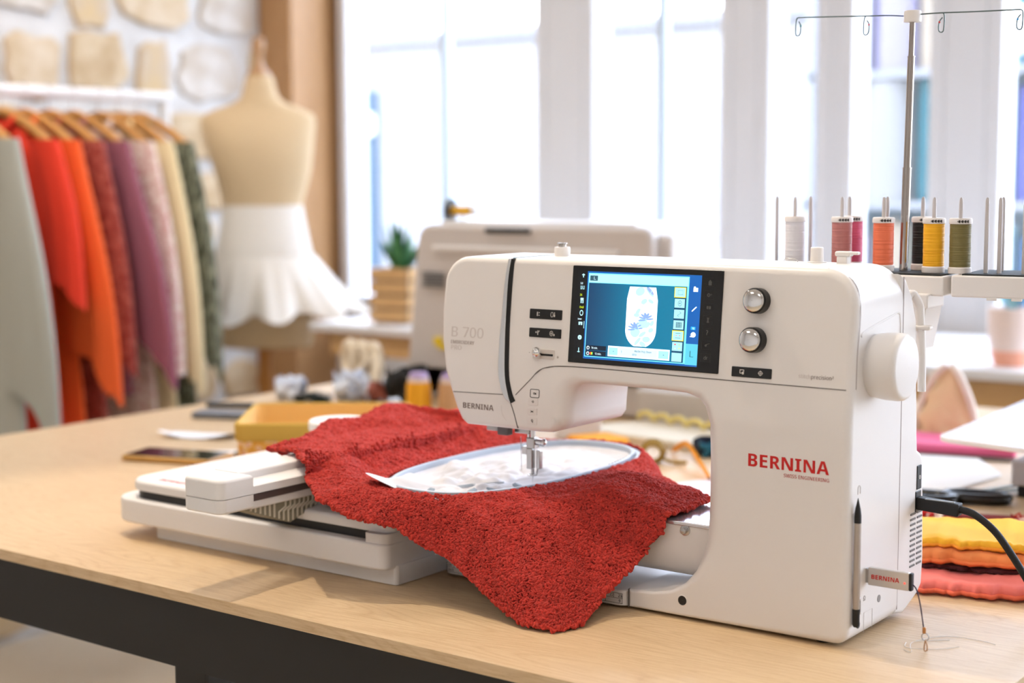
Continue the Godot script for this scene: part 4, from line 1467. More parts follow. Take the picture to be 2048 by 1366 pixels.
	rect.call(0.150, 0.104, 0.153, 0.136, Color(0.8, 0.95, 1.0))
	rect.call(0.153, 0.132, 0.164, 0.136, Color(0.8, 0.95, 1.0))
	var pale := Color(0.72, 0.93, 0.97)
	rect.call(0.073, 0.078, 0.079, 0.118, pale)
	rect.call(0.066, 0.085, 0.086, 0.096, pale)
	for q in 2:
		rect.call(0.060 + q * 0.016, 0.205, 0.063 + q * 0.016, 0.238, pale)
		rect.call(0.068 + q * 0.016, 0.205, 0.071 + q * 0.016, 0.238, pale)
		rect.call(0.060 + q * 0.016, 0.235, 0.071 + q * 0.016, 0.241, pale)
	rect.call(0.064, 0.330, 0.086, 0.355, pale)
	rect.call(0.066, 0.350, 0.073, 0.385, pale)
	rect.call(0.079, 0.350, 0.086, 0.385, pale)
	for y in range(int(0.45 * h), int(0.52 * h)):
		for x in range(int(0.058 * w), int(0.092 * w)):
			var d := Vector2((float(x) / w - 0.075) / 0.0125, (float(y) / h - 0.484) / 0.030).length()
			if d < 1.0 and d > 0.66:
				im.set_pixel(x, y, pale)
	rect.call(0.060, 0.578, 0.087, 0.612, pale)
	rect.call(0.071, 0.590, 0.076, 0.612, Color(0.02, 0.03, 0.05))
	rect.call(0.096, 0.570, 0.100, 0.645, pale)
	for y in range(int(0.70 * h), int(0.78 * h)):
		for x in range(int(0.055 * w), int(0.095 * w)):
			if in_ell(float(x) / w, float(y) / h, 0.073, 0.738, 0.0135, 0.024) and not in_ell(float(x) / w, float(y) / h, 0.073, 0.738, 0.003, 0.006):
				im.set_pixel(x, y, pale)
	rect.call(0.069, 0.845, 0.074, 0.895, pale)
	rect.call(0.062, 0.885, 0.081, 0.893, pale)
	var al := Image.create(w, h, false, Image.FORMAT_RGB8)
	al.fill(Color(0.012, 0.012, 0.014))
	# touch symbols printed on the right bezel
	var grey := Color(0.30, 0.30, 0.29)
	for k in 7:
		var v := 0.115 + k * 0.1235
		for e in [[0.889, v - 0.045, 0.951, v - 0.040], [0.889, v + 0.040, 0.951, v + 0.045], [0.889, v - 0.045, 0.8915, v + 0.045], [0.9485, v - 0.045, 0.951, v + 0.045]]:
			al.fill_rect(Rect2i(int(e[0] * w), int(e[1] * h), int((e[2] - e[0]) * w), int((e[3] - e[1]) * h)), Color(0.16, 0.16, 0.16))
		for y in range(int((v - 0.03) * h), int((v + 0.03) * h)):
			for x in range(int(0.90 * w), int(0.94 * w)):
				var a := (float(x) / w - 0.92) / 0.016
				var b := (float(y) / h - v) / 0.027
				var on := false
				match k:
					0: on = (b > -0.1 and absf(a) < 0.62) or (b <= -0.1 and b > -1.0 and absf(a) < (b + 1.0) * 0.95)
					1: on = (Vector2(a + 0.3, b).length() < 0.65 and Vector2(a + 0.3, b).length() > 0.32) or Vector2(a - 0.75, b + 0.2).length() < 0.28
					2: on = absf(b) < 0.55 and absf(a) > 0.08 and absf(a) < 0.85
					3: on = absf(a) < 0.28 + 0.25 * absf(b) and absf(b) < 0.95
					5: on = Vector2(a + 0.3, b - 0.1).length() < 0.45 or (absf(b + 0.35 + a * 0.3) < 0.12 and a > -0.2)
				if on:
					al.set_pixel(x, y, grey)
	var m := mat(Color.WHITE, 0.12)
	m.albedo_texture = ImageTexture.create_from_image(al)
	m.emission_enabled = true
	m.emission = Color.BLACK
	m.emission_texture = ImageTexture.create_from_image(im)
	m.emission_energy_multiplier = 1.5
	return m

func screen_words(parent: Node, xf: Transform3D) -> void:
	var lit := func(c: Color) -> StandardMaterial3D:
		return mat(Color(0.02, 0.02, 0.02), 0.4, 0.0, {"emission_enabled": true, "emission": c, "emission_energy_multiplier": 1.5})
	var white: StandardMaterial3D = lit.call(Color(0.85, 0.96, 1.0))
	var lime: StandardMaterial3D = lit.call(Color(0.80, 0.90, 0.10))
	var navy := mat(Color(0.05, 0.20, 0.35), 0.4)
	for q in [["3.0", 0.066, 0.178, 0.0022, white], ["26", 0.066, 0.298, 0.0025, lime], ["Oval", 0.075, 0.425, 0.0025, lime], ["5mm", 0.066, 0.548, 0.0020, white], ["78 min.", 0.181, 0.838, 0.0023, white], ["12 min.", 0.208, 0.896, 0.0023, white], ["Mettler Poly Sheen", 0.512, 0.842, 0.0023, navy], ["0010", 0.456, 0.878, 0.0022, navy], ["1", 0.368, 0.858, 0.0028, navy], ["10", 0.8305, 0.576, 0.0024, white], ["?", 0.920, 0.609, 0.0052, mat(Color(0.42, 0.42, 0.40), 0.4)], ["clr", 0.920, 0.856, 0.0038, mat(Color(0.42, 0.42, 0.40), 0.4)]]:
		var p := xf * Vector3((q[1] * 2.0 - 1.0) * 0.0862, (1.0 - q[2] * 2.0) * 0.0488, 0.00012)
		text("screen_lettering", q[0], q[3], q[4], parent, p, xf.basis, 500, HORIZONTAL_ALIGNMENT_CENTER, 0.86, 0.0001)

# ------------------------------------------------------------------ embroidery module, hoop, towel
func build_module() -> void:
	var t := thing("embroidery_module", "long white embroidery module docked at the left end of the machine", "embroidery module", Vector3(-0.69, 0, -0.10))
	var flat := Transform3D(Basis(Vector3.RIGHT, -PI / 2.0), Vector3(0.69, 0, 0.10))   # outline x, -z in room units
	var s := Shape.new()
	var outline := func(x0: float, x1: float, zf: float, zb: float, r0: float, r1: float) -> Array:
		var o := []
		o.append_array(arc2(Vector2(x0 + r0, -zf + r0), r0, 180, 270, 6))
		o.append_array(arc2(Vector2(x1 - r1, -zf + r1), r1, 270, 360, 5))
		o.append_array(arc2(Vector2(x1 - 0.012, -zb - 0.012), 0.012, 0, 90, 4))
		o.append_array(arc2(Vector2(x0 + r0, -zb - r0), r0, 90, 180, 6))
		return o
	s.prism(outline.call(-0.876, -0.4822, 0.068, -0.30, 0.02, 0.005), 0.0008, 0.022, 0.0, 0.0, flat)
	put("plinth", s, M.white_matte, t)
	s = Shape.new()
	s.prism(outline.call(-0.930, -0.4835, 0.086, -0.315, 0.036, 0.012), 0.0185, 0.0478, 0.004, 0.003, flat, 3)
	put("housing", s, M.white_matte, t)
	# dark channel in which the carriage runs, closed at the right by the end of the housing
	s = Shape.new()
	s.prism(outline.call(-0.905, -0.512, 0.0735, -0.30, 0.028, 0.002), 0.046, 0.0575, 0.0, 0.0, flat)
	put("carriage_channel", s, M.black, t)
	s = Shape.new()
	s.prism(outline.call(-0.512, -0.4837, 0.084, -0.312, 0.002, 0.012), 0.0470, 0.0578, 0.0, 0.0, flat)
	put("end_block", s, M.white_matte, t)
	s = Shape.new()
	s.prism(outline.call(-0.914, -0.4840, 0.0765, -0.312, 0.036, 0.012), 0.0575, 0.0695, 0.0015, 0.0045, flat, 3)
	var lid := put("lid", s, M.white_matte, t)
	text("brand_lettering", "BERNINA", 0.010, M.red_print, lid, Vector3(-0.840, 0.0695, 0.055) + Vector3(0.69, 0, 0.10), Basis(Vector3.RIGHT, -PI / 2.0), 900, HORIZONTAL_ALIGNMENT_CENTER, 1.16)
	# carriage arm: long beam above the lid, broad head at the front end
	s = Shape.new()
	var head := []
	head.append_array(arc2(Vector2(-0.661 + 0.010, -0.205 + 0.010), 0.010, 180, 270, 4))
	head.append_array(arc2(Vector2(-0.602 - 0.010, -0.205 + 0.010), 0.010, 270, 360, 4))
	head.append_array([Vector2(-0.602, -0.158), Vector2(-0.661, -0.158)])
	s.prism(head, 0.1010, 0.1215, 0.0, 0.004, flat, 3)
	s.prism(head, 0.0850, 0.1003, 0.003, 0.0, flat, 3)
	put("arm_head", s, M.white_matte, t)
	s = Shape.new()
	s.prism(Shape.rrect(0.0190, 0.0100, 0.003, 3), 0.0, 0.44, 0.0, 0.0, Transform3D(Basis.IDENTITY, Vector3(-0.6430, 0.1111, -0.282) + Vector3(0.69, 0, 0.10)))
	put("arm_beam", s, M.white_matte, t)
	s = Shape.new()
	s.prism([Vector2(-0.028, -0.0058), Vector2(0.0290, -0.0058), Vector2(0.0290, 0.0022), Vector2(0.0280, 0.0032), Vector2(0.010, 0.0062), Vector2(-0.028, 0.0062)], 0.0, 0.44, 0.0, 0.0, Transform3D(Basis.IDENTITY, Vector3(-0.6315, 0.1063, -0.282) + Vector3(0.69, 0, 0.10)))
	put("arm_ledge", s, M.white_matte, t)
	s = Shape.new()
	s.box(Vector3(-0.631, 0.0960, -0.062) + Vector3(0.69, 0, 0.10), Vector3(0.054, 0.0072, 0.44))
	put("guide_rail", s, mat(Color(0.42, 0.36, 0.35), 0.3, 0.4), t)
	s = Shape.new()
	s.prism(Shape.rrect(0.029, 0.005, 0.002, 3), 0.0, 0.44, 0.0, 0.0, Transform3D(Basis.IDENTITY, Vector3(-0.634, 0.0885, -0.282) + Vector3(0.69, 0, 0.10)))
	put("arm_underside", s, M.white_matte, t)
	# ribbed bracket under the arm, facing the machine; ribs are single raised bars
	var px := Transform3D(Basis(Vector3(0, 0, -1), Vector3(0, 1, 0), Vector3(1, 0, 0)), Vector3(0.69, 0, 0.10))
	s = Shape.new()
	s.prism([Vector2(-0.168, 0.0845), Vector2(-0.098, 0.0585), Vector2(-0.046, 0.0745), Vector2(-0.046, 0.0845)], -0.655, -0.6085, 0.0, 0.0, px)
	var br := put("bracket", s, mat(Color(0.56, 0.54, 0.47), 0.7), t)
	for k in 15:
		var z := 0.157 - k * 0.0070
		var lo := 0.0845 - (0.168 - z) * 0.371 if z > 0.098 else 0.0585 + (0.098 - z) * 0.308
		lo += 0.001
		if 0.0835 - lo < 0.002:
			continue
		var path := [Vector3(-0.6080, 0.0838, z), Vector3(-0.6080, (0.0838 + lo) / 2.0, z), Vector3(-0.6080, lo, z)]
		if z < 0.115:
			path = [Vector3(-0.6080, 0.0838, z - 0.010), Vector3(-0.6080, 0.0775, z - 0.010), Vector3(-0.6080, 0.0730, z), Vector3(-0.6080, lo, z)]
			if lo > 0.0725:
				path = [Vector3(-0.6080, 0.0838, z - 0.006), Vector3(-0.6080, 0.0790, z - 0.004), Vector3(-0.6080, lo, z)]
		for q in path.size():
			path[q] += Vector3(0.69, 0, 0.10)
		s = Shape.new()
		s.tube(path, 0.0014, 5)
		put("rib", s, mat(Color(0.78, 0.75, 0.68), 0.6) if k == 0 else br.get_child(0).material_override, br)

func oval(a: float, k := 1.0) -> Vector2:
	var c := cos(a)
	var s := sin(a)
	var q := pow(pow(absf(c), 2.5) + pow(absf(s), 2.5), -0.4) * k
	return Vector2(-0.456 + c * q * 0.094, -0.115 + s * q * 0.186)

func build_hoop() -> void:
	var t := thing("embroidery_hoop", "grey oval embroidery hoop stretching the white fabric under the needle", "embroidery hoop", Vector3(-0.456, 0.094, -0.115))
	var mt := mat(Color(0.66, 0.70, 0.75), 0.4)
	var o := Vector3(0.456, -0.094, 0.115)
	for q in [[0.985, 1.04, 0.0935, 0.1035, "outer_ring"], [0.945, 0.98, 0.0945, 0.1075, "inner_ring"]]:
		var rows := []
		for c in [[q[0], q[2]], [q[1], q[2]], [q[1], q[3] - 0.001], [lerpf(q[0], q[1], 0.75), q[3]], [lerpf(q[0], q[1], 0.25), q[3]], [q[0], q[3] - 0.001], [q[0], q[2]]]:
			var row := PackedVector3Array()
			for k in 96:
				var p := oval(TAU * k / 96, c[0])
				row.append(Vector3(p.x, c[1], p.y) + o)
			rows.append(row)
		var s := Shape.new()
		s.grid(rows, true)
		put(q[4], s, mt, t)
	# clip that joins the hoop to the carriage arm
	var s := Shape.new()
	s.rbox(Vector3(-0.574, 0.0950, -0.115) + o, Vector3(0.050, 0.008, 0.09), 0.002)
	put("hoop_clip", s, mt, t)
	s = Shape.new()
	for k in 9:
		s.tube([Vector3(-0.372 - k * 0.0012, 0.1068, -0.175 - k * 0.008) + o, Vector3(-0.369 - k * 0.0012, 0.1068, -0.1775 - k * 0.008) + o], 0.0006, 5)
	put("tightening_clip", s, mt, t)
	# white fabric with puckers and the half-made embroidery
	var nz := noise(14.0, 31, 3)
	var nf := noise(55.0, 32, 2)
	var rows := []
	for r in 60:
		var f := r / 59.0
		var row := PackedVector3Array()
		for k in 160:
			var a := TAU * k / 160
			var kk := f * 0.955
			var flap := exp(-pow(angle_difference(a, deg_to_rad(118.0)) / 0.22, 2.0))
			kk *= 1.0 + 0.21 * flap * smoothstep(0.75, 1.0, f)
			var p := oval(a, maxf(kk, 0.002))
			var y := 0.0968
			var puck := exp(-Vector2(p.x + 0.43, p.y + 0.03).length_squared() / 0.0045)
			y += absf(nz.get_noise_2d(p.x * 1.3, p.y * 0.8)) * 0.011 * (1.0 - pow(f, 6.0)) + nf.get_noise_2d(p.x, p.y) * 0.0012 * puck
			var slant := sin((p.x * 0.8 + p.y * 1.2) * 120.0 + nz.get_noise_2d(p.y, p.x) * 8.0)
			y += 0.0016 * slant * puck * (1.0 - pow(f, 4.0))
			# fold running in from the left side
			var d := p.y + 0.10 - (p.x + 0.55) * 0.5
			y += 0.0075 * exp(-d * d / 0.0004) * smoothstep(-0.40, -0.54, p.x) * (1.0 - pow(f, 8.0))
			var d2 := p.y - 0.005 + (p.x + 0.50) * 0.4
			y += 0.0060 * exp(-d2 * d2 / 0.00025) * smoothstep(-0.44, -0.52, p.x) * (1.0 - pow(f, 8.0))
			y += 0.0040 * smoothstep(0.93, 1.0, f) + (0.0150 * smoothstep(0.70, 0.86, f) + 0.006 * smoothstep(0.9, 1.0, f)) * flap
			# cloth near the needle lies flat on the plate
			var near := Vector2(p.x + 0.400, p.y + 0.066).length()
			y = lerpf(0.0962, y, smoothstep(0.006, 0.05, near))
			row.append(Vector3(p.x, y, p.y))
		rows.append(row)
	s = Shape.new()
	s.grid(rows, true, true)
	var cloth := mat(Color(0.83, 0.83, 0.855), 0.85)
	var th := thing("embroidery_fabric", "white puckered fabric held in the oval hoop under the needle", "fabric", Vector3.ZERO)
	put("cloth", s, cloth, th)
	# satin-stitched petals around the needle
	var ro := RandomNumberGenerator.new()
	ro.seed = 4
	var stitch := mat(Color(0.58, 0.64, 0.70), 0.45)
	for c in [[-0.412, -0.012, 0.3], [-0.428, 0.006, 1.1], [-0.436, -0.040, 2.2], [-0.405, -0.045, 0.7], [-0.452, -0.012, 1.9], [-0.376, -0.085, 0.2], [-0.470, 0.025, 0.9]]:
		s = Shape.new()
		var d := Vector2(cos(c[2]), sin(c[2]))
		var q := Vector2(-d.y, d.x)
		for k in 15:
			var f := k / 14.0 - 0.5
			var wd := 0.0042 * sqrt(maxf(0.0, 1.0 - 4.0 * f * f)) + 0.0006
			var m := Vector2(c[0], c[1]) + d * f * 0.026
			var y := 0.1000
			s.tube([Vector3(m.x - q.x * wd, y - 0.0012, m.y - q.y * wd), Vector3(m.x, y, m.y), Vector3(m.x + q.x * wd, y - 0.0012, m.y + q.y * wd)], 0.0005, 5)
		put("stitched_petal", s, stitch, th)

func towel_edge() -> Array:
	# angle round the hoop centre (degrees), x, y, z of the towel's outer edge
	return [[-126.5, -0.5454, 0.106, -0.2557], [-100.0, -0.478, 0.090, -0.325], [-75.0, -0.425, 0.088, -0.318], [-50.0, -0.362, 0.090, -0.262], [-30.0, -0.318, 0.093, -0.200], [-12.0, -0.262, 0.096, -0.150], [1.5, -0.2043, 0.0985, -0.1083], [12.0, -0.2026, 0.0975, -0.061], [20.0, -0.2010, 0.0955, -0.0190], [22.5, -0.2060, 0.078, -0.0135], [25.0, -0.2220, 0.056, -0.0050], [28.5, -0.2300, 0.043, 0.0080], [32.5, -0.2380, 0.030, 0.0241], [36.1, -0.2417, 0.018, 0.041], [41.5, -0.2371, 0.006, 0.0786], [47.6, -0.2492, 0.005, 0.1117], [52.9, -0.2821, 0.006, 0.115], [57.1, -0.3143, 0.014, 0.1062], [62.9, -0.3472, 0.030, 0.1005], [71.8, -0.3893, 0.050, 0.0945], [81.8, -0.4268, 0.062, 0.0960], [88.0, -0.4485, 0.077, 0.1035], [93.5, -0.4704, 0.082, 0.1181], [100.1, -0.4995, 0.088, 0.1279], [107.4, -0.5326, 0.098, 0.130], [121.0, -0.5823, 0.110, 0.0953], [138.0, -0.6400, 0.1290, 0.0550], [148.3, -0.6990, 0.1270, 0.0400], [154.6, -0.6860, 0.132, 0.0010], [176.5, -0.7250, 0.133, -0.0930], [186.5, -0.7200, 0.134, -0.1400], [200.0, -0.7471, 0.134, -0.2336], [204.0, -0.6889, 0.136, -0.2250], [208.5, -0.6455, 0.134, -0.2160], [214.0, -0.6512, 0.135, -0.2468], [219.2, -0.6032, 0.126, -0.2449], [233.5, -0.5454, 0.106, -0.2557]]

func towel_point(edge: Array, deg: float, f: float, nz: FastNoiseLite, nf: FastNoiseLite) -> Vector3:
	var a := fposmod(deg + 126.5, 360.0) - 126.5
	var k := 0
	while k < edge.size() - 2 and edge[k + 1][0] < a:
		k += 1
	var u := clampf((a - edge[k][0]) / (edge[k + 1][0] - edge[k][0]), 0.0, 1.0)
	u = lerpf(u, smoothstep(0.0, 1.0, u), 0.3)
	var o := Vector3(edge[k][1], edge[k][2], edge[k][3]).lerp(Vector3(edge[k + 1][1], edge[k + 1][2], edge[k + 1][3]), u)
	var lap := smoothstep(8.0, 40.0, a) * (1.0 - smoothstep(125.0, 150.0, a))      # lies over the hoop rim here, below it elsewhere
	var i2 := oval(deg_to_rad(a), 1.045 - 0.040 * lap)
	var inner := Vector3(i2.x, 0.1040 + 0.0005 * lap, i2.y)
	var p := inner.lerp(o, f)
	var drop := inner.y - o.y
	# cloth keeps its height near the hoop and falls over the bed edge further out
	var ease := pow(f, 1.55) if drop > 0.0 else smoothstep(0.0, 1.0, f)
	p.y = lerpf(inner.y, o.y, ease)
	var span := Vector2(o.x - inner.x, o.z - inner.z).length()
	var body := sin(PI * clampf(f, 0.0, 1.0))
	# soft folds that run outwards
	var side := smoothstep(110.0, 150.0, a) * (1.0 - smoothstep(205.0, 235.0, a))
	p.y += side * (0.010 * sin(f * 6.5 + a * 0.035) * body + 0.016 * exp(-pow((f - 0.55) / 0.25, 2.0)) * smoothstep(160.0, 200.0, a))
	var right := smoothstep(-10.0, 8.0, a) * (1.0 - smoothstep(26.0, 44.0, a))
	p.y += right * (0.015 * exp(-pow((f - 0.48) / 0.22, 2.0)))
	var front := smoothstep(26.0, 44.0, a) * (1.0 - smoothstep(72.0, 96.0, a))
	p.y += front * body * (0.007 * sin(a * 0.34 + 0.8) + 0.003) * smoothstep(0.1, 0.5, f)
	var lf := smoothstep(78.0, 96.0, a) * (1.0 - smoothstep(112.0, 130.0, a))
	p.y += lf * body * 0.003
	p.y += nz.get_noise_2d(p.x, p.z) * 0.006 * smoothstep(0.02, 0.2, f) * minf(1.0, span * 8.0)
	p.y += nf.get_noise_2d(p.x, p.z) * 0.0020
	# edge of the cloth is ragged
	var dir := Vector3(o.x - inner.x, 0, o.z - inner.z).normalized()
	p += dir * nf.get_noise_2d(a * 0.02, 7.3) * 0.0035 * smoothstep(0.85, 1.0, f)
	if p.x < -0.590 and p.x > -0.675:      # lies over the carriage arm
		p.y = maxf(p.y, 0.1262)
	p.y = maxf(p.y, 0.0035)
	return p

func build_towel() -> void:
	var edge := towel_edge()
	var nz := noise(9.0, 51, 2)
	var nf := noise(120.0, 52, 3)
	var na := 420
	var nr := 120
	var rows := []
	for r in nr + 1:
		var f := float(r) / nr
		var row := PackedVector3Array()
		for k in na:
			row.append(towel_point(edge, 360.0 * k / na, f, nz, nf))
		rows.append(row)
	# thickness: the underside follows 2.5 mm below
	for r in 3:
		var row := PackedVector3Array()
		var src: PackedVector3Array = rows[nr - [0, 4, 40][r]]
		for k in na:
			row.append(src[k] - Vector3(0, 0.0026, 0))
		rows.append(row)
	var s := Shape.new()
	s.grid(rows, true, true)
	var t := thing("terry_towel", "red terry towel spread round the hoop and hanging down to the table", "towel", Vector3.ZERO)
	put("cloth", s, mat(Color(0.52, 0.05, 0.04), 0.95), t)
	# terry loops
	var loop := Shape.new()
	loop.tube(spline([Vector3(-0.0010, -0.0008, 0), Vector3(-0.0011, 0.0006, 0.0001), Vector3(0.0000, 0.0014, 0.0002), Vector3(0.0011, 0.0006, -0.0001), Vector3(0.0009, -0.0008, 0)], 2), 0.00092, 6, false, false)
	var red := mat(Color(1, 1, 1), 0.9, 0.0, {"vertex_color_use_as_albedo": true, "rim_enabled": true, "rim": 0.10, "rim_tint": 0.8})
	var mm := MultiMesh.new()
	mm.transform_format = MultiMesh.TRANSFORM_3D
	mm.use_colors = true
	mm.mesh = loop.mesh()
	var xfs := []
	var cols := []
	var ro := RandomNumberGenerator.new()
	ro.seed = 77
	var dens := noise(45.0, 53, 2)
	for r in nr:
		for k in na:
			var a: Vector3 = rows[r][k]
			var b: Vector3 = rows[r][(k + 1) % na]
			var c: Vector3 = rows[r + 1][k]
			var cr := (b - a).cross(c - a)
			var area := cr.length()
			var want := area * 420000.0
			var cnt := int(want) + (1 if ro.randf() < want - int(want) else 0)
			var up := cr.normalized()
			if up.y < 0:
				up = -up
			var e0 := (c - a)
			var e1 := (b - a)
			for q in cnt:
				var p := a + e0 * ro.randf() + e1 * ro.randf()
				var tip := (up + Vector3(ro.randfn(0, 0.30), ro.randfn(0, 0.2), ro.randfn(0, 0.30))).normalized()
				var sc := ro.randf_range(0.8, 1.35) * (1.0 + 0.45 * dens.get_noise_2d(p.x, p.z))
				var bs := Basis(Quaternion(Vector3.UP, tip)) * Basis(Vector3.UP, ro.randf() * TAU)
				xfs.append(Transform3D(bs.scaled(Vector3(sc, sc, sc)), p + up * 0.0004))
				var tone := ro.randf_range(0.72, 1.12)
				cols.append(Color(0.47 * tone, 0.027 * tone, 0.017 * tone))
	# loose threads along the raw edge
	for k in na * 7:
		var deg := 360.0 * k / (na * 7)
		var p := towel_point(edge, deg, 1.0, nz, nf)
		var q := towel_point(edge, deg, 0.97, nz, nf)
		var out := (p - q)
		out = out.normalized() if out.length() > 1e-5 else Vector3.RIGHT
		var tip := (out + Vector3(ro.randfn(0, 0.55), ro.randf_range(-0.6, 0.3), ro.randfn(0, 0.55))).normalized()
		var sc := ro.randf_range(1.0, 1.7)
		xfs.append(Transform3D((Basis(Quaternion(Vector3.UP, tip)) * Basis(Vector3.UP, ro.randf() * TAU)).scaled(Vector3(sc, sc, sc)), p + out * ro.randf_range(-0.002, 0.0012)))
		var tone := ro.randf_range(0.8, 1.2)
		cols.append(Color(0.50 * tone, 0.032 * tone, 0.019 * tone))
	mm.instance_count = xfs.size()
	for k in xfs.size():
		mm.set_instance_transform(k, xfs[k])
		mm.set_instance_color(k, cols[k])
	print("terry loops ", xfs.size())
	var mi := MultiMeshInstance3D.new()
	mi.name = "terry_pile"
	mi.multimesh = mm
	mi.material_override = red
	mi.set_meta("kind", "stuff")
	t.add_child(mi)

# ------------------------------------------------------------------ thread stand and what stands near the machine
func build_thread_stand() -> void:
	var t := thing("thread_stand", "white multi spool thread stand with telescopic chrome pole behind the machine", "thread stand", Vector3(-0.05, 0.30, -0.255))
	var o := Vector3(0.05, -0.30, 0.255)
	var s := Shape.new()
	s.rbox(Vector3(-0.113, 0.3215, -0.255) + o, Vector3(0.232, 0.020, 0.092), 0.002)
	put("tray", s, M.white, t)
	s = Shape.new()
	s.rbox(Vector3(-0.113, 0.3322, -0.255) + o, Vector3(0.222, 0.0024, 0.082), 0.0006)
	put("tray_mat", s, mat(Color(0.10, 0.12, 0.13), 0.7), t)
	var wing := Node3D.new()
	wing.name = "tray_wing"
	t.add_child(wing)
	wing.position = Vector3(0.006, 0.3215, -0.255) + o
	wing.rotation.y = 0.11
	s = Shape.new()
	s.rbox(Vector3(0.066, 0.0008, 0), Vector3(0.132, 0.0215, 0.095), 0.002)
	put("wing_tray", s, M.white, wing)
	s = Shape.new()
	s.rbox(Vector3(0.068, 0.0122, 0), Vector3(0.118, 0.0018, 0.082), 0.0006)
	put("wing_mat", s, mat(Color(0.10, 0.12, 0.13), 0.7), wing)
	for k in 3:
		s = Shape.new()
		s.rbox(Vector3(0.040 + k * 0.024, -0.0108, 0.0455), Vector3(0.010, 0.0030, 0.004), 0.0006)
		put("clip_foot", s, M.white, wing)
	# bracket to the machine
	s = Shape.new()
	s.rbox(Vector3(-0.052, 0.3065, -0.222) + o, Vector3(0.086, 0.015, 0.045), 0.002)
	put("bracket_arm", s, M.white, t)
	s = Shape.new()
	var px := Transform3D(Basis.IDENTITY, o)
	s.prism([Vector2(-0.090, 0.2570), Vector2(-0.0185, 0.2570), Vector2(-0.0095, 0.3060), Vector2(-0.090, 0.3060)], -0.243, -0.201, 0.001, 0.001, px, 2)
	put("bracket_block", s, M.white, t)
	# telescopic pole
	var pb := Vector3(-0.0560, 0.332, -0.250) + o
	var pt := Vector3(-0.0520, 0.590, -0.250) + o
	for q in [[0.0, 0.42, 0.0044], [0.40, 0.86, 0.0037], [0.85, 1.0, 0.0030]]:
		s = Shape.new()
		s.cyl(pb.lerp(pt, q[0]), pb.lerp(pt, q[1]), q[2], 16)
		s.cyl(pb.lerp(pt, q[1] - 0.004), pb.lerp(pt, q[1]), q[2] * 1.12, 16)
		put("pole_section", s, mat(Color(0.66, 0.63, 0.61), 0.1, 1.0), t)
	s = Shape.new()
	s.lathe([Vector2(0.0001, 0.0), Vector2(0.0086, 0.0), Vector2(0.0090, 0.001), Vector2(0.0088, 0.0105), Vector2(0.0078, 0.0118), Vector2(0.0001, 0.0120)], 20, Transform3D(Basis.IDENTITY, pt + Vector3(0, -0.002, 0)))
	put("pole_cap", s, M.white, t)
	# wire arms with eyelets
	var wire := mat(Color(0.40, 0.46, 0.46), 0.3, 0.85)
	var arms := [[Vector3(-0.0590, 0.5945, -0.250), Vector3(-0.078, 0.5965, -0.250), Vector3(-0.1023, 0.5975, -0.250), Vector3(-0.1800, 0.6010, -0.250)], [Vector3(-0.0440, 0.5955, -0.250), Vector3(-0.0220, 0.5955, -0.250), Vector3(0.010, 0.5945, -0.250), Vector3(0.0590, 0.5935, -0.250)]]
	for a in arms:
		var pa := []
		for p in a:
			pa.append(p + o)
		s = Shape.new()
		s.tube(spline(pa, 5), 0.00075, 6)
		put("wire_arm", s, wire, t)
	var dots := [Color(0.10, 0.50, 0.52), Color(0.72, 0.12, 0.12), Color(0.72, 0.12, 0.12), Color(0.05, 0.50, 0.75)]
	var ki := 0
	for h in [[-0.1800, 0.6010], [-0.1023, 0.5975], [-0.0205, 0.5955], [0.0590, 0.5935]]:
		var e := 1.0 if ki < 2 else -1.0
		var c := Vector3(h[0], h[1], -0.250) + o
		s = Shape.new()
		s.tube(spline([c, c + Vector3(-0.0022 * e, -0.003, 0), c + Vector3(-0.0022 * e, -0.017, 0.0012), c + Vector3(0.0004 * e, -0.0195, 0.0012), c + Vector3(0.0030 * e, -0.017, 0.0012), c + Vector3(0.0030 * e, -0.009, 0), c + Vector3(0.0002 * e, -0.0045, -0.0012)], 5), 0.00065, 6)
		put("wire_eyelet", s, wire, t)
		s = Shape.new()
		s.ball(c + Vector3(0.0029 * e, -0.0092, 0), Vector3(0.0011, 0.0013, 0.0011), 8)
		put("colour_dot", s, mat(dots[ki], 0.4), t)
		ki += 1
	# pins
	var front := -0.236
	var rear := -0.276
	for q in [[-0.1735, front], [-0.1190, front], [-0.0725, front], [-0.0183, front], [0.0094, front], [-0.2151, rear], [-0.1745, rear], [-0.1285, rear], [-0.0855, rear], [-0.0463, rear]]:
		s = Shape.new()
		var b := Vector3(q[0], 0.3335, q[1]) + o
		s.tube([b, b + Vector3(0, 0.070, 0), b + Vector3(0, 0.0745, 0), b + Vector3(0, 0.0765, 0)], [0.0023, 0.0021, 0.0018, 0.0008], 10)
		put("spool_pin", s, mat(Color(0.78, 0.76, 0.76), 0.4), t)
	for q in [[0.0348, front - 0.004], [0.0479, front - 0.005], [0.0716, front - 0.008], [0.0372, rear - 0.004], [0.066, rear - 0.008], [0.098, front - 0.010]]:
		s = Shape.new()
		var b := Vector3(q[0], 0.3335, q[1]) + o
		s.tube([b, b + Vector3(0, 0.070, 0), b + Vector3(0, 0.0745, 0), b + Vector3(0, 0.0765, 0)], [0.0023, 0.0021, 0.0018, 0.0008], 10)
		put("spool_pin", s, mat(Color(0.78, 0.76, 0.76), 0.4), t)
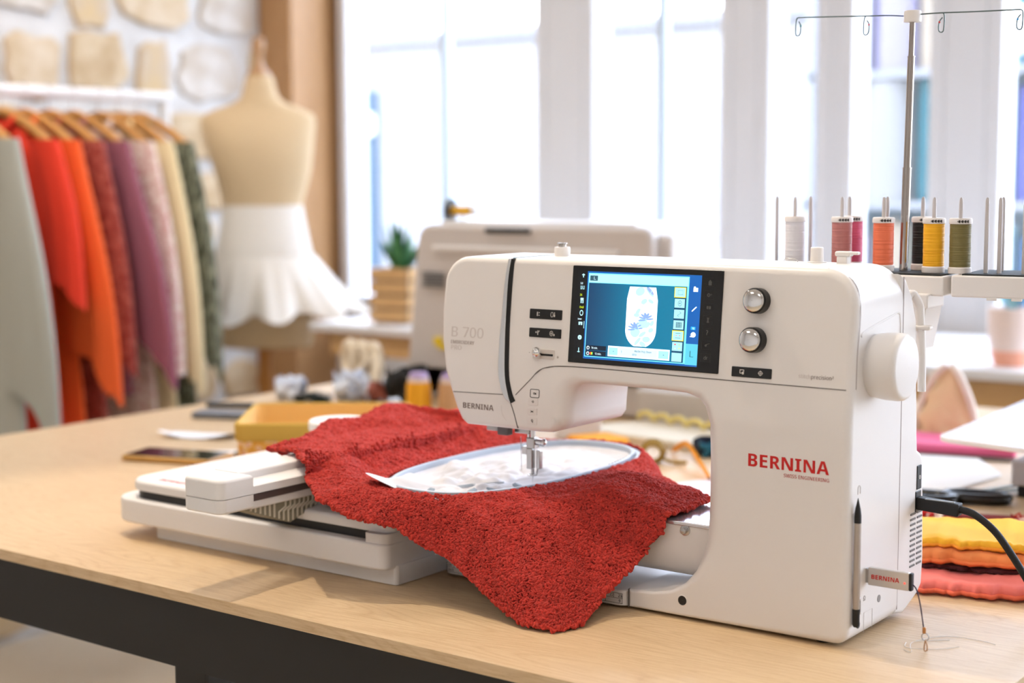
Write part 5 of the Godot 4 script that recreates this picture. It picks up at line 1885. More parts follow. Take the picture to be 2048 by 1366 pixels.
	# thread spools
	for q in [[-0.1735, front, Color(0.86, 0.85, 0.86), "white"], [-0.1190, front, Color(0.70, 0.44, 0.42), "dusty rose"], [-0.1285 + 0.004, rear, Color(0.84, 0.35, 0.48), "bright pink"], [-0.0725, front, Color(0.91, 0.45, 0.30), "salmon orange"], [-0.0463, rear, Color(0.03, 0.03, 0.035), "black"], [-0.0183, front, Color(0.95, 0.69, 0.04), "golden yellow"], [0.0094, front, Color(0.45, 0.41, 0.22), "olive green"]]:
		make_spool(Vector3(q[0], 0.3336, q[1]), q[2], q[3])

func make_spool(at: Vector3, c: Color, word: String) -> void:
	var t := thing("thread_spool", "%s sewing thread spool on a pin of the thread stand" % word, "thread spool", at, rng.randf() * 3.0, "thread spools on the stand")
	var white := mat(Color(0.88, 0.86, 0.85), 0.5)
	var s := Shape.new()
	s.lathe([Vector2(0.0030, 0.0), Vector2(0.0112, 0.0), Vector2(0.0115, 0.0008), Vector2(0.0115, 0.0055), Vector2(0.0105, 0.0065), Vector2(0.0030, 0.0065)], 28)
	put("spool_base", s, white, t)
	s = Shape.new()
	var prof := [Vector2(0.0085, 0.0062)]
	var nz := noise(400.0, int(c.r * 900.0) + 3, 2)
	for k in 60:
		var y := 0.0066 + k * 0.0432 / 59.0
		prof.append(Vector2(0.0104 + (0.00022 if k % 2 else 0.0) + nz.get_noise_1d(y) * 0.00022, y))
	prof.append(Vector2(0.0085, 0.0500))
	s.lathe(prof, 28)
	put("thread_winding", s, mat(c, 0.55, 0.0, {"rim_enabled": true, "rim": 0.4, "rim_tint": 0.6}), t)
	s = Shape.new()
	s.lathe([Vector2(0.0085, 0.0496), Vector2(0.0112, 0.0498), Vector2(0.0115, 0.0506), Vector2(0.0115, 0.0542), Vector2(0.0105, 0.0556), Vector2(0.0030, 0.0556), Vector2(0.0030, 0.052)], 28)
	var cap := put("spool_cap", s, white, t)
	if word != "white":
		s = Shape.new()
		for k in 12:
			var a := 0.6 + k * 0.085 - t.rotation.y
			var p := Vector3(sin(a + t.rotation.y), 0, cos(a + t.rotation.y)) * 0.01155
			s.box(Vector3.ZERO, Vector3(0.0005 + 0.0003 * (k % 3), 0.0012 + 0.0008 * ((k * 7) % 3), 0.0002), Transform3D(Basis(Vector3.UP, a + t.rotation.y), p + Vector3(0, 0.0524, 0)))
		var pr := put("printed_name", s, M.dark_print, cap)
		pr.rotation.y = -t.rotation.y - 0.5

func quilt(called: String, label: String, cat: String, at: Vector3, turn: float, w: float, d: float, h: float, c: Color, waves: float, edge_c: Color) -> void:
	# padded cloth: soft rounded slab with stitched ripples; front edge along local x at z = 0
	var t := thing(called, label, cat, at, turn, "folded fabrics beside the machine")
	var rows := []
	var nz := noise(12.0, int(h * 9999.0) + 5, 2)
	var nx := 60
	for r in 34:
		var row := PackedVector3Array()
		for k in nx + 1:
			var x := w * k / nx
			var y := 0.0
			var z := 0.0
			if r < 8:
				var a := PI * r / 8.0 / 2.0
				y = h * 0.5 - h * 0.5 * cos(a * 2.0)
				z = h * 0.45 * sin(a * 2.0) + nz.get_noise_1d(x * 6.0) * 0.010
				y += nz.get_noise_1d(x * 3.0 + 9.0) * 0.002 * r / 8.0
			else:
				var f := (r - 8) / 25.0
				z = -d * f + nz.get_noise_1d(x * 6.0) * 0.010 * (1.0 - f)
				y = h + nz.get_noise_1d(x * 3.0 + 9.0) * 0.002 + 0.0016 * sin(waves * (x * 0.7 + 0.8 * sin(z * 30.0 + x * 18.0) * 0.02 - z * 0.9) * 60.0) * smoothstep(0.0, 0.08, f)
			row.append(Vector3(x, maxf(y, 0.0), z))
		rows.append(row)
	var last: PackedVector3Array = rows[33]
	var base := PackedVector3Array()
	for p in last:
		base.append(Vector3(p.x, 0, p.z))
	rows.append(base)
	var s := Shape.new()
	s.grid(rows, false, true)
	put("cloth", s, mat(c, 0.85, 0.0, {"rim_enabled": true, "rim": 0.25}), t)
	s = Shape.new()
	var path := []
	for k in nx + 1:
		var p: Vector3 = rows[3][k]
		path.append(p + Vector3(0, 0, 0.0004))
	s.tube(path, h * 0.16, 6)
	put("hem", s, mat(edge_c, 0.85), t)

func build_small_right() -> void:
	# power cord
	var t := thing("power_cord", "black power cord plugged into the machine and running off across the table", "cable", Vector3(0, 0.11, -0.1645))
	var o := Vector3(0, -0.11, 0.1645)
	var s := Shape.new()
	s.rbox(Vector3(0.0215, 0.1095, -0.1645) + o, Vector3(0.043, 0.0125, 0.0125), 0.0015, -1.0, Transform3D(Basis(Vector3(0, 0, 1), -0.05), Vector3.ZERO))
	var pl := put("plug", s, M.rubber, t)
	s = Shape.new()
	s.rbox(Vector3(0.024, 0.1150, -0.1600) + o, Vector3(0.030, 0.0012, 0.003), 0.0004)
	put("plug_marking", s, mat(Color(0.62, 0.64, 0.66), 0.5), pl)
	s = Shape.new()
	s.tube(spline([Vector3(0.040, 0.1080, -0.1645) + o, Vector3(0.0560, 0.1045, -0.166) + o, Vector3(0.0750, 0.0900, -0.170) + o, Vector3(0.0900, 0.0680, -0.176) + o, Vector3(0.1030, 0.0450, -0.182) + o, Vector3(0.1165, 0.0200, -0.187) + o, Vector3(0.1330, 0.0060, -0.192) + o, Vector3(0.1560, 0.0030, -0.194) + o, Vector3(0.1680, -0.030, -0.195) + o, Vector3(0.170, -0.20, -0.195) + o], 8), 0.0037, 12)
	put("cable", s, M.rubber, t)
	# fabrics in the stack
	quilt("quilted_coral_fabric", "coral pink quilted fabric lying lowest in the stack", "fabric", Vector3(-0.040, 0.0006, -0.224), 0.27, 0.20, 0.17, 0.0155, Color(0.93, 0.47, 0.43), 1.0, Color(0.91, 0.42, 0.30))
	quilt("maroon_fabric", "thin dark maroon fabric between coral and orange quilts", "fabric", Vector3(-0.060, 0.0172, -0.262), 0.27, 0.22, 0.12, 0.0040, Color(0.27, 0.03, 0.05), 0.2, Color(0.20, 0.02, 0.04))
	quilt("peach_quilt", "peach orange quilted fabric in the middle of the stack", "fabric", Vector3(-0.060, 0.0216, -0.266), 0.27, 0.22, 0.12, 0.0150, Color(0.95, 0.56, 0.30), 0.5, Color(0.94, 0.50, 0.26))
	quilt("yellow_quilt", "bright yellow quilted fabric on top of the stack", "fabric", Vector3(-0.060, 0.0375, -0.274), 0.27, 0.22, 0.11, 0.0105, Color(0.98, 0.72, 0.16), 0.8, Color(0.97, 0.62, 0.16))
	# ribbons
	crumple("red_ribbon", "crumpled red and white floral ribbon behind the yellow quilt", "ribbon", Vector3(-0.150, 0.0, -0.555), Vector3(0.055, 0.016, 0.03), [Color(0.72, 0.10, 0.10), Color(0.92, 0.85, 0.84)], 3)
	crumple("floral_ribbon", "small red floral ribbon curl near the table side edge", "ribbon", Vector3(-0.035, 0.0, -0.60), Vector3(0.045, 0.014, 0.03), [Color(0.72, 0.12, 0.12), Color(0.88, 0.78, 0.75)], 8)
	s = Shape.new()
	s.rbox(Vector3.ZERO, Vector3(0.085, 0.012, 0.022), 0.003)
	var st := put("maroon_strip", s, mat(Color(0.45, 0.04, 0.07), 0.8))
	st.position = Vector3(-0.085, 0.0065, -0.575)
	st.rotation.y = 0.35
	tag(st, "folded maroon cloth strip lying beside the scissors", "fabric strip")
	# scissors
	t = thing("scissors", "black handled fabric scissors lying flat on the table", "scissors", Vector3(-0.165, 0.008, -0.68), 0.28)
	for q in [[-0.030, 0.012, 0.040, 0.021], [0.036, -0.014, 0.040, 0.017]]:
		s = Shape.new()
		var ring := []
		for k in 28:
			var a := TAU * k / 28
			ring.append(Vector3(q[0] + cos(a) * q[2], 0, q[1] + sin(a) * q[3]))
		s.tube(ring, 0.0075, 8, true)
		put("handle", s, mat(Color(0.03, 0.035, 0.045), 0.25), t)
	for q in [-1, 1]:
		s = Shape.new()
		s.prism([Vector2(0.05, -0.006), Vector2(0.19, -0.001), Vector2(0.19, 0.001), Vector2(0.05, 0.006)], -0.001, 0.001, 0.0, 0.0, Transform3D(Basis(Vector3.UP, 0.85 + q * 0.05) * Basis(Vector3.RIGHT, -PI / 2.0), Vector3(0.0, q * 0.0012, 0.0)))
		put("blade", s, mat(Color(0.45, 0.46, 0.38), 0.25, 0.8), t)
	# white and pink cloth, white extension plate, white device, peach cone
	slab("white_cloth", "flat white cotton cloth spread behind the scissors", "fabric", [Vector2(-0.36, 0.70), Vector2(-0.185, 0.745), Vector2(-0.165, 0.90), Vector2(-0.25, 1.02), Vector2(-0.42, 0.95)], 0.0005, 0.004, mat(Color(0.91, 0.89, 0.87), 0.9))
	slab("pink_cloth", "folded bright pink cloth behind the white cotton", "fabric", [Vector2(-0.42, 0.965), Vector2(-0.30, 1.005), Vector2(-0.19, 1.03), Vector2(-0.22, 1.11), Vector2(-0.42, 1.12)], 0.0045, 0.018, mat(Color(0.92, 0.42, 0.58), 0.85))
	slab("grey_felt", "thin brown grey felt under the pink cloth", "fabric", [Vector2(-0.43, 0.955), Vector2(-0.30, 0.99), Vector2(-0.185, 1.015), Vector2(-0.22, 1.10), Vector2(-0.43, 1.11)], 0.0004, 0.0042, mat(Color(0.48, 0.42, 0.40), 0.9))
	t = thing("extension_plate", "white acrylic extension table with rounded corner on short legs", "extension table", Vector3(-0.05, 0.0, -0.78))
	s = Shape.new()
	var ol := []
	ol.append_array(arc2(Vector2(-0.155 + 0.03, 0.60 + 0.03), 0.03, 180, 262, 6))
	ol.append_array([Vector2(0.10, 0.555), Vector2(0.14, 0.565), Vector2(0.145, 1.00), Vector2(-0.170, 1.00)])
	s.prism(ol, 0.094, 0.1005, 0.001, 0.0015, Transform3D(Basis(Vector3.RIGHT, -PI / 2.0), Vector3(0.05, 0, 0.78)), 2)
	put("plate", s, mat(Color(0.92, 0.92, 0.93), 0.25), t)
	for q in [Vector2(0.105, 0.60), Vector2(-0.135, 0.96), Vector2(0.11, 0.96), Vector2(0.02, 0.60)]:
		s = Shape.new()
		s.cyl(Vector3(q.x + 0.05, 0.0005, -q.y + 0.78), Vector3(q.x + 0.05, 0.095, -q.y + 0.78), 0.008, 14)
		put("leg", s, M.white, t)
	t = thing("white_device", "low white grey device on black feet under the extension table", "device", Vector3(-0.045, 0.0, -0.815), 0.0)
	s = Shape.new()
	s.rbox(Vector3(0, 0.033, 0), Vector3(0.13, 0.034, 0.10), 0.004)
	put("body", s, mat(Color(0.82, 0.82, 0.85), 0.4), t)
	for q in [Vector3(-0.040, 0.008, 0.035), Vector3(0.030, 0.008, 0.035), Vector3(-0.040, 0.008, -0.035), Vector3(0.030, 0.008, -0.035)]:
		s = Shape.new()
		s.rbox(q, Vector3(0.034, 0.0165, 0.020), 0.002)
		put("foot", s, M.rubber, t)
	t = thing("lace_cone", "peaked heap of peach lace with a pale border beyond the machine", "lace", Vector3(-0.350, 0.0, -1.17))
	s = Shape.new()
	var crn := noise(30.0, 91, 2)
	var crows := []
	for r in 14:
		var f := r / 13.0
		var row := PackedVector3Array()
		for k in 28:
			var a := TAU * k / 28
			var rr := (0.050 * (1.0 - pow(f, 1.7)) + 0.006) * (1.0 + 0.30 * crn.get_noise_3d(cos(a) * 0.05, f * 0.1, sin(a) * 0.05)) * (1.0 - smoothstep(0.93, 1.0, f) * 0.9)
			row.append(Vector3(cos(a) * rr, 0.122 * f, sin(a) * rr * 0.7))
		crows.append(row)
	s.grid(crows, true, true)
	put("lace_heap", s, mat(Color(0.93, 0.80, 0.64), 0.9), t)
	for q in [-1, 1]:
		s = Shape.new()
		s.tube(spline([Vector3(q * 0.004, 0.122, 0.004), Vector3(q * 0.022, 0.105, 0.012), Vector3(q * 0.042, 0.06, 0.012), Vector3(q * 0.053, 0.008, 0.010)], 6), 0.0065, 8)
		put("lace_border", s, mat(Color(0.93, 0.88, 0.83), 0.9), t)
	# thread ends on the table
	t = thing("thread_ends", "thin white loose thread ends lying on the table by the machine", "thread", Vector3(0.03, 0.0, -0.06))
	for q in [[Vector3(0.005, 0, -0.045), Vector3(0.012, 0, -0.030), Vector3(0.035, 0, -0.040), Vector3(0.050, 0, -0.060)], [Vector3(0.012, 0, -0.022), Vector3(0.020, 0, -0.020), Vector3(0.010, 0, -0.050), Vector3(0.035, 0, -0.075)], [Vector3(0.010, 0, -0.055), Vector3(0.028, 0, -0.085), Vector3(0.060, 0, -0.090), Vector3(0.075, 0, -0.085)]]:
		s = Shape.new()
		var pa := []
		for p in q:
			pa.append(p + Vector3(0.0, 0.0008, 0.05))
		s.tube(spline(pa, 8), 0.0003, 4)
		put("thread_end", s, mat(Color(0.92, 0.90, 0.88), 0.6), t)
	# seen through the throat of the machine
	slab("cream_quilted_mat", "cream quilted mat lying in front of the far machine", "mat", [Vector2(-0.90, 0.86), Vector2(-0.60, 0.82), Vector2(-0.55, 0.93), Vector2(-0.82, 1.00)], 0.0006, 0.012, mat(Color(0.90, 0.86, 0.78), 0.9))
	t = thing("scalloped_trim", "pale yellow scalloped trim lying along the cream mat", "trim", Vector3(-0.835, 0.0172, -0.985), -0.25)
	for k in 7:
		s = Shape.new()
		s.tube(spline([Vector3(0, 0, 0), Vector3(0.010, 0.008, 0.002), Vector3(0.026, 0.009, 0.0), Vector3(0.038, 0, 0)], 5), 0.005, 7)
		var z := put("scallop", s, mat(Color(0.88, 0.80, 0.50), 0.9), t)
		z.position = Vector3(k * 0.040, 0, k * 0.001)
	s = Shape.new()
	s.rbox(Vector3(0, 0.0185, 0), Vector3(0.075, 0.036, 0.035), 0.002)
	var bx := put("white_carton", s, mat(Color(0.90, 0.87, 0.85), 0.7))
	bx.position = Vector3(-0.860, 0.0004, -0.835)
	bx.rotation.y = 0.62
	tag(bx, "small white carton standing behind the hoop", "carton")
	slab("yellow_folded_felt", "golden yellow folded felt beside the white carton", "fabric", [Vector2(-0.84, 0.765), Vector2(-0.76, 0.735), Vector2(-0.735, 0.80), Vector2(-0.80, 0.83)], 0.0005, 0.016, mat(Color(0.96, 0.66, 0.18), 0.85))
	t = thing("olive_ribbon_roll", "roll of olive gold ribbon lying open on the table", "ribbon", Vector3(-0.632, 0.018, -0.70), 0.5)
	s = Shape.new()
	for k in 3:
		s.tube(arcring(Vector3(0, 0, -0.006 + k * 0.006), 0.017 - k * 0.002, 20), 0.0034, 6, true)
	put("ribbon_coil", s, mat(Color(0.58, 0.46, 0.16), 0.6), t)
	s = Shape.new()
	s.tube(spline([Vector3(0.015, -0.01, 0), Vector3(0.03, -0.013, 0.01), Vector3(0.05, -0.015, 0.0)], 5), 0.003, 6)
	put("ribbon_end", s, mat(Color(0.64, 0.52, 0.22), 0.6), t)
	s = Shape.new()
	var sp := spline([Vector3(-0.650, 0.004, -0.79), Vector3(-0.600, 0.024, -0.745), Vector3(-0.545, 0.010, -0.69), Vector3(-0.49, 0.004, -0.62)], 8)
	var rws := []
	for p in sp:
		rws.append(PackedVector3Array([p + Vector3(0.004, 0.009, 0.006), p + Vector3(-0.002, 0.0012, 0.002), p + Vector3(-0.006, -0.003, -0.009), p + Vector3(0.002, -0.0012, -0.002)]))
	s.grid(rws, true)
	tag(put("yellow_strap", s, mat(Color(0.96, 0.62, 0.08), 0.7)), "bright yellow webbing strap lying across the table", "strap")
	crumple("navy_bundle", "bundle of dark blue and teal thread seen past the towel", "thread", Vector3(-0.595, 0.0, -0.80), Vector3(0.05, 0.025, 0.035), [Color(0.10, 0.14, 0.22), Color(0.10, 0.38, 0.48)], 12)
	slab("white_tissue_sheet", "white and lilac tissue sheet lying behind the towel tip", "paper", [Vector2(-0.54, 0.52), Vector2(-0.40, 0.50), Vector2(-0.40, 0.60), Vector2(-0.50, 0.63)], 0.0004, 0.003, mat(Color(0.90, 0.86, 0.91), 0.8))

func slab(called: String, label: String, cat: String, poly: Array, y0: float, y1: float, m: Material) -> void:
	# flat folded cloth or sheet; outline in x, -z
	var s := Shape.new()
	var c := Vector2.ZERO
	for p in poly:
		c += p / poly.size()
	var pts := []
	for p in poly:
		pts.append(p - c)
	if Geometry2D.is_polygon_clockwise(PackedVector2Array(pts)):
		pts.reverse()
	var soft := []
	for k in pts.size():
		var a: Vector2 = pts[(k - 1 + pts.size()) % pts.size()]
		var b: Vector2 = pts[k]
		var d: Vector2 = pts[(k + 1) % pts.size()]
		for q in 4:
			var u := q / 3.0
			var p0 := b.lerp(a, 0.12)
			var p1 := b.lerp(d, 0.12)
			soft.append(p0.lerp(b, u).lerp(b.lerp(p1, u), u))
	var r := minf((y1 - y0) * 0.45, 0.006)
	s.prism(soft, 0.0, y1 - y0, r * 0.5, r, Transform3D(Basis(Vector3.RIGHT, -PI / 2.0), Vector3.ZERO), 3)
	var o := put(called, s, m)
	o.position = Vector3(c.x, y0, -c.y)
	tag(o, label, cat)

func crumple(called: String, label: String, cat: String, at: Vector3, size: Vector3, cols: Array, sd: int) -> void:
	# several curled strips in one heap
	var t := thing(called, label, cat, at)
	var ro := RandomNumberGenerator.new()
	ro.seed = sd
	for k in 7:
		var pa := []
		var a := ro.randf() * TAU
		for q in 5:
			a += ro.randf_range(0.5, 1.4)
			pa.append(Vector3(cos(a) * size.x * ro.randf_range(0.2, 0.5), size.y * ro.randf_range(0.15, 0.95), sin(a) * size.z * ro.randf_range(0.2, 0.5)))
		var s := Shape.new()
		var rows := []
		for p in spline(pa, 5):
			var w := size.y * 0.28
			rows.append(PackedVector3Array([p + Vector3(0, w, 0), p + Vector3(w * 0.3, 0, w * 0.3), p + Vector3(0, -w * minf(1.0, p.y / w), 0), p - Vector3(w * 0.15, 0, w * 0.15)]))
		s.grid(rows, true)
		put("strip", s, mat(cols[k % cols.size()], 0.8), t)

# ------------------------------------------------------------------ left part of the table and the background
func build_table_left() -> void:
	# folded-cuff fabric basket
	var t := thing("fabric_basket", "square yellow print fabric basket with a folded cuff", "basket", Vector3(-1.010, 0.0006, -0.385), 0.651)
	var hx := 0.1215
	var hz := 0.1035
	var print_m := mat(Color.WHITE, 0.9)
	print_m.albedo_texture = noise_tex(0.045, 23, [[0.0, Color(0.86, 0.60, 0.22)], [0.52, Color(0.88, 0.66, 0.30)], [0.62, Color(0.95, 0.86, 0.68)], [0.72, Color(0.93, 0.80, 0.62)], [0.8, Color(0.80, 0.55, 0.60)], [1.0, Color(0.88, 0.64, 0.28)]], 256, 2)
	print_m.uv1_triplanar = true
	print_m.uv1_scale = Vector3(6, 6, 6)
	var ring := func(k: float, y: float, r: float) -> PackedVector3Array:
		var row := PackedVector3Array()
		for p in Shape.rrect(hx * k, hz * k, r, 6):
			row.append(Vector3(p.x, y, p.y))
		return row
	var s := Shape.new()
	s.grid([ring.call(0.02, 0.0, 0.001), ring.call(0.93, 0.0, 0.012), ring.call(0.95, 0.003, 0.014), ring.call(0.97, 0.04, 0.014), ring.call(0.975, 0.075, 0.014)], true)
	put("basket_side", s, print_m, t)
	s = Shape.new()
	s.grid([ring.call(0.985, 0.058, 0.014), ring.call(1.0, 0.060, 0.014), ring.call(1.005, 0.081, 0.014), ring.call(0.99, 0.0845, 0.014), ring.call(0.965, 0.082, 0.014)], true)
	put("cuff", s, mat(Color(0.76, 0.62, 0.28), 0.9), t)
	s = Shape.new()
	s.grid([ring.call(0.968, 0.083, 0.014), ring.call(0.955, 0.06, 0.014), ring.call(0.94, 0.008, 0.014), ring.call(0.02, 0.007, 0.001)], true, false)
	put("lining", s, mat(Color(0.89, 0.72, 0.44), 0.9), t)
	# white round container
	t = thing("round_container", "white round lidded container between towel and basket", "container", Vector3(-0.862, 0.070, -0.268))
	t.position = Vector3(-0.842, 0.0697, -0.235)
	s = Shape.new()
	s.lathe([Vector2(0.001, 0.0), Vector2(0.040, 0.0), Vector2(0.041, 0.001), Vector2(0.041, 0.032)], 36)
	put("body", s, M.white_matte, t)
	s = Shape.new()
	s.lathe([Vector2(0.0415, 0.026), Vector2(0.0425, 0.027), Vector2(0.0425, 0.036), Vector2(0.0405, 0.0385), Vector2(0.001, 0.0395)], 36)
	put("lid", s, mat(Color(0.90, 0.895, 0.885), 0.6), t)
	# phone in a gold case
	t = thing("phone", "smartphone in a gold case lying face up on the table", "phone", Vector3(-1.250, 0.0006, -0.305), 0.30)
	s = Shape.new()
	s.rbox(Vector3(0, 0.0045, 0), Vector3(0.155, 0.0085, 0.074), 0.003)
	put("case", s, mat(Color(0.78, 0.60, 0.32), 0.35, 0.3), t)
	s = Shape.new()
	s.rbox(Vector3(0, 0.0092, 0), Vector3(0.146, 0.0012, 0.066), 0.0004)
	put("glass_front", s, mat(Color(0.05, 0.05, 0.06), 0.06), t)
	# papers
	for q in [[Vector3(-1.385, 0.0006, -0.475), 0.35, Vector2(0.13, 0.06), "white paper sheet lying between phone and basket"], [Vector3(-1.235, 0.0006, -0.375), 0.75, Vector2(0.075, 0.05), "small white paper slip against the fabric basket"]]:
		s = Shape.new()
		var rows := []
		for r in 9:
			var row := PackedVector3Array()
			for k in 9:
				var x: float = (k / 8.0 - 0.5) * q[2].x
				var z: float = (r / 8.0 - 0.5) * q[2].y
				row.append(Vector3(x, 0.001 + 0.010 * pow(absf(x) / q[2].x * 2.0, 2.0) * (0.5 + 0.5 * sin(z * 60.0)), z))
			rows.append(row)
		s.grid(rows, false, true)
		var p := put("paper_sheet", s, M.paper)
		p.position = q[0]
		p.rotation.y = q[1]
		tag(p, q[3], "paper")
	# grey tools at the table's far left corner
	s = Shape.new()
	s.rbox(Vector3(0, 0.006, 0), Vector3(0.11, 0.012, 0.045), 0.003)
	var g := put("grey_case", s, mat(Color(0.46, 0.48, 0.52), 0.5))
	g.position = Vector3(-1.505, 0.0004, -0.640)
	g.rotation.y = 0.4
	tag(g, "flat blue grey case near the corner of the table", "case")
	s = Shape.new()
	s.rbox(Vector3(0, 0.005, 0), Vector3(0.09, 0.009, 0.02), 0.003)
	g = put("dark_marker", s, mat(Color(0.20, 0.21, 0.22), 0.5))
	g.position = Vector3(-1.590, 0.0004, -0.735)
	g.rotation.y = 0.5
	tag(g, "dark grey flat marker behind the blue grey case", "marker")
	# big thread cones
	for q in [[Vector3(-1.262, 0.0004, -0.900), Color(0.94, 0.66, 0.08), "golden yellow"], [Vector3(-1.205, 0.0004, -0.925), Color(0.80, 0.62, 0.44), "beige"]]:
		t = thing("thread_cone", "%s overlock thread cone with a lilac top" % q[1 + 1], "thread cone", q[0], 0.0, "overlock thread cones")
		s = Shape.new()
		s.lathe([Vector2(0.001, 0.0), Vector2(0.024, 0.0), Vector2(0.0245, 0.003), Vector2(0.0225, 0.052), Vector2(0.019, 0.058), Vector2(0.001, 0.058)], 24)
		put("thread_winding", s, mat(q[1], 0.7), t)
		s = Shape.new()
		s.lathe([Vector2(0.020, 0.056), Vector2(0.0195, 0.064), Vector2(0.001, 0.064)], 24)
		put("cone_neck", s, mat(Color(0.90, 0.84, 0.80), 0.6), t)
		s = Shape.new()
		s.lathe([Vector2(0.017, 0.063), Vector2(0.0175, 0.067), Vector2(0.015, 0.073), Vector2(0.001, 0.074)], 24)
		put("cone_cap", s, mat(Color(0.75, 0.66, 0.84), 0.6), t)
	# heap of notions behind the basket
	crumple("white_tissue", "crumpled white tissue beside the dress form foot", "tissue", Vector3(-1.575, 0.0, -0.885), Vector3(0.09, 0.04, 0.06), [Color(0.88, 0.90, 0.94), Color(0.82, 0.85, 0.92)], 14)
	crumple("white_paper_ball", "crumpled white and blue paper behind the basket", "paper", Vector3(-1.470, 0.0, -0.945), Vector3(0.10, 0.05, 0.06), [Color(0.90, 0.92, 0.96), Color(0.80, 0.84, 0.92)], 15)
	crumple("rust_ribbon", "rust brown ribbon heap behind the basket", "ribbon", Vector3(-1.425, 0.0, -0.960), Vector3(0.07, 0.035, 0.05), [Color(0.56, 0.30, 0.24), Color(0.70, 0.42, 0.36)], 16)
	crumple("black_webbing", "black webbing heap beside the yellow thread cone", "webbing", Vector3(-1.355, 0.0, -0.975), Vector3(0.12, 0.06, 0.07), [Color(0.03, 0.035, 0.035), Color(0.05, 0.06, 0.06)], 17)
	crumple("dark_elastic", "dark green elastic strip lying behind the basket rim", "elastic", Vector3(-1.505, 0.0, -0.870), Vector3(0.12, 0.018, 0.04), [Color(0.04, 0.10, 0.09), Color(0.75, 0.73, 0.72)], 18)
	t = thing("cream_cord_coil", "thick coil of cream cotton cord on the heap", "cord", Vector3(-1.55, 0.068, -1.03), -0.5)
	for k in 3:
		s = Shape.new()
		s.tube(arcring(Vector3(k * 0.035, 0.0, -k * 0.012), 0.030, 24), 0.0125, 8, true)
		put("cord_loop", s, mat(Color(0.88, 0.82, 0.72), 0.9), t)
	s = Shape.new()
	s.tube(spline([Vector3(0.06, -0.02, 0), Vector3(0.10, 0.01, -0.02), Vector3(0.15, -0.035, 0.0)], 6), 0.012, 8)
	put("cord_end", s, mat(Color(0.88, 0.82, 0.72), 0.9), t)
	s = Shape.new()
	s.rbox(Vector3(0, 0.0115, 0), Vector3(0.11, 0.022, 0.05), 0.004)
	var bk := put("notion_tin", s, mat(Color(0.72, 0.70, 0.69), 0.5))
	bk.position = Vector3(-1.525, 0.0004, -1.05)
	bk.rotation.y = 0.5
	tag(bk, "grey tin under the coil of cream cord", "tin")

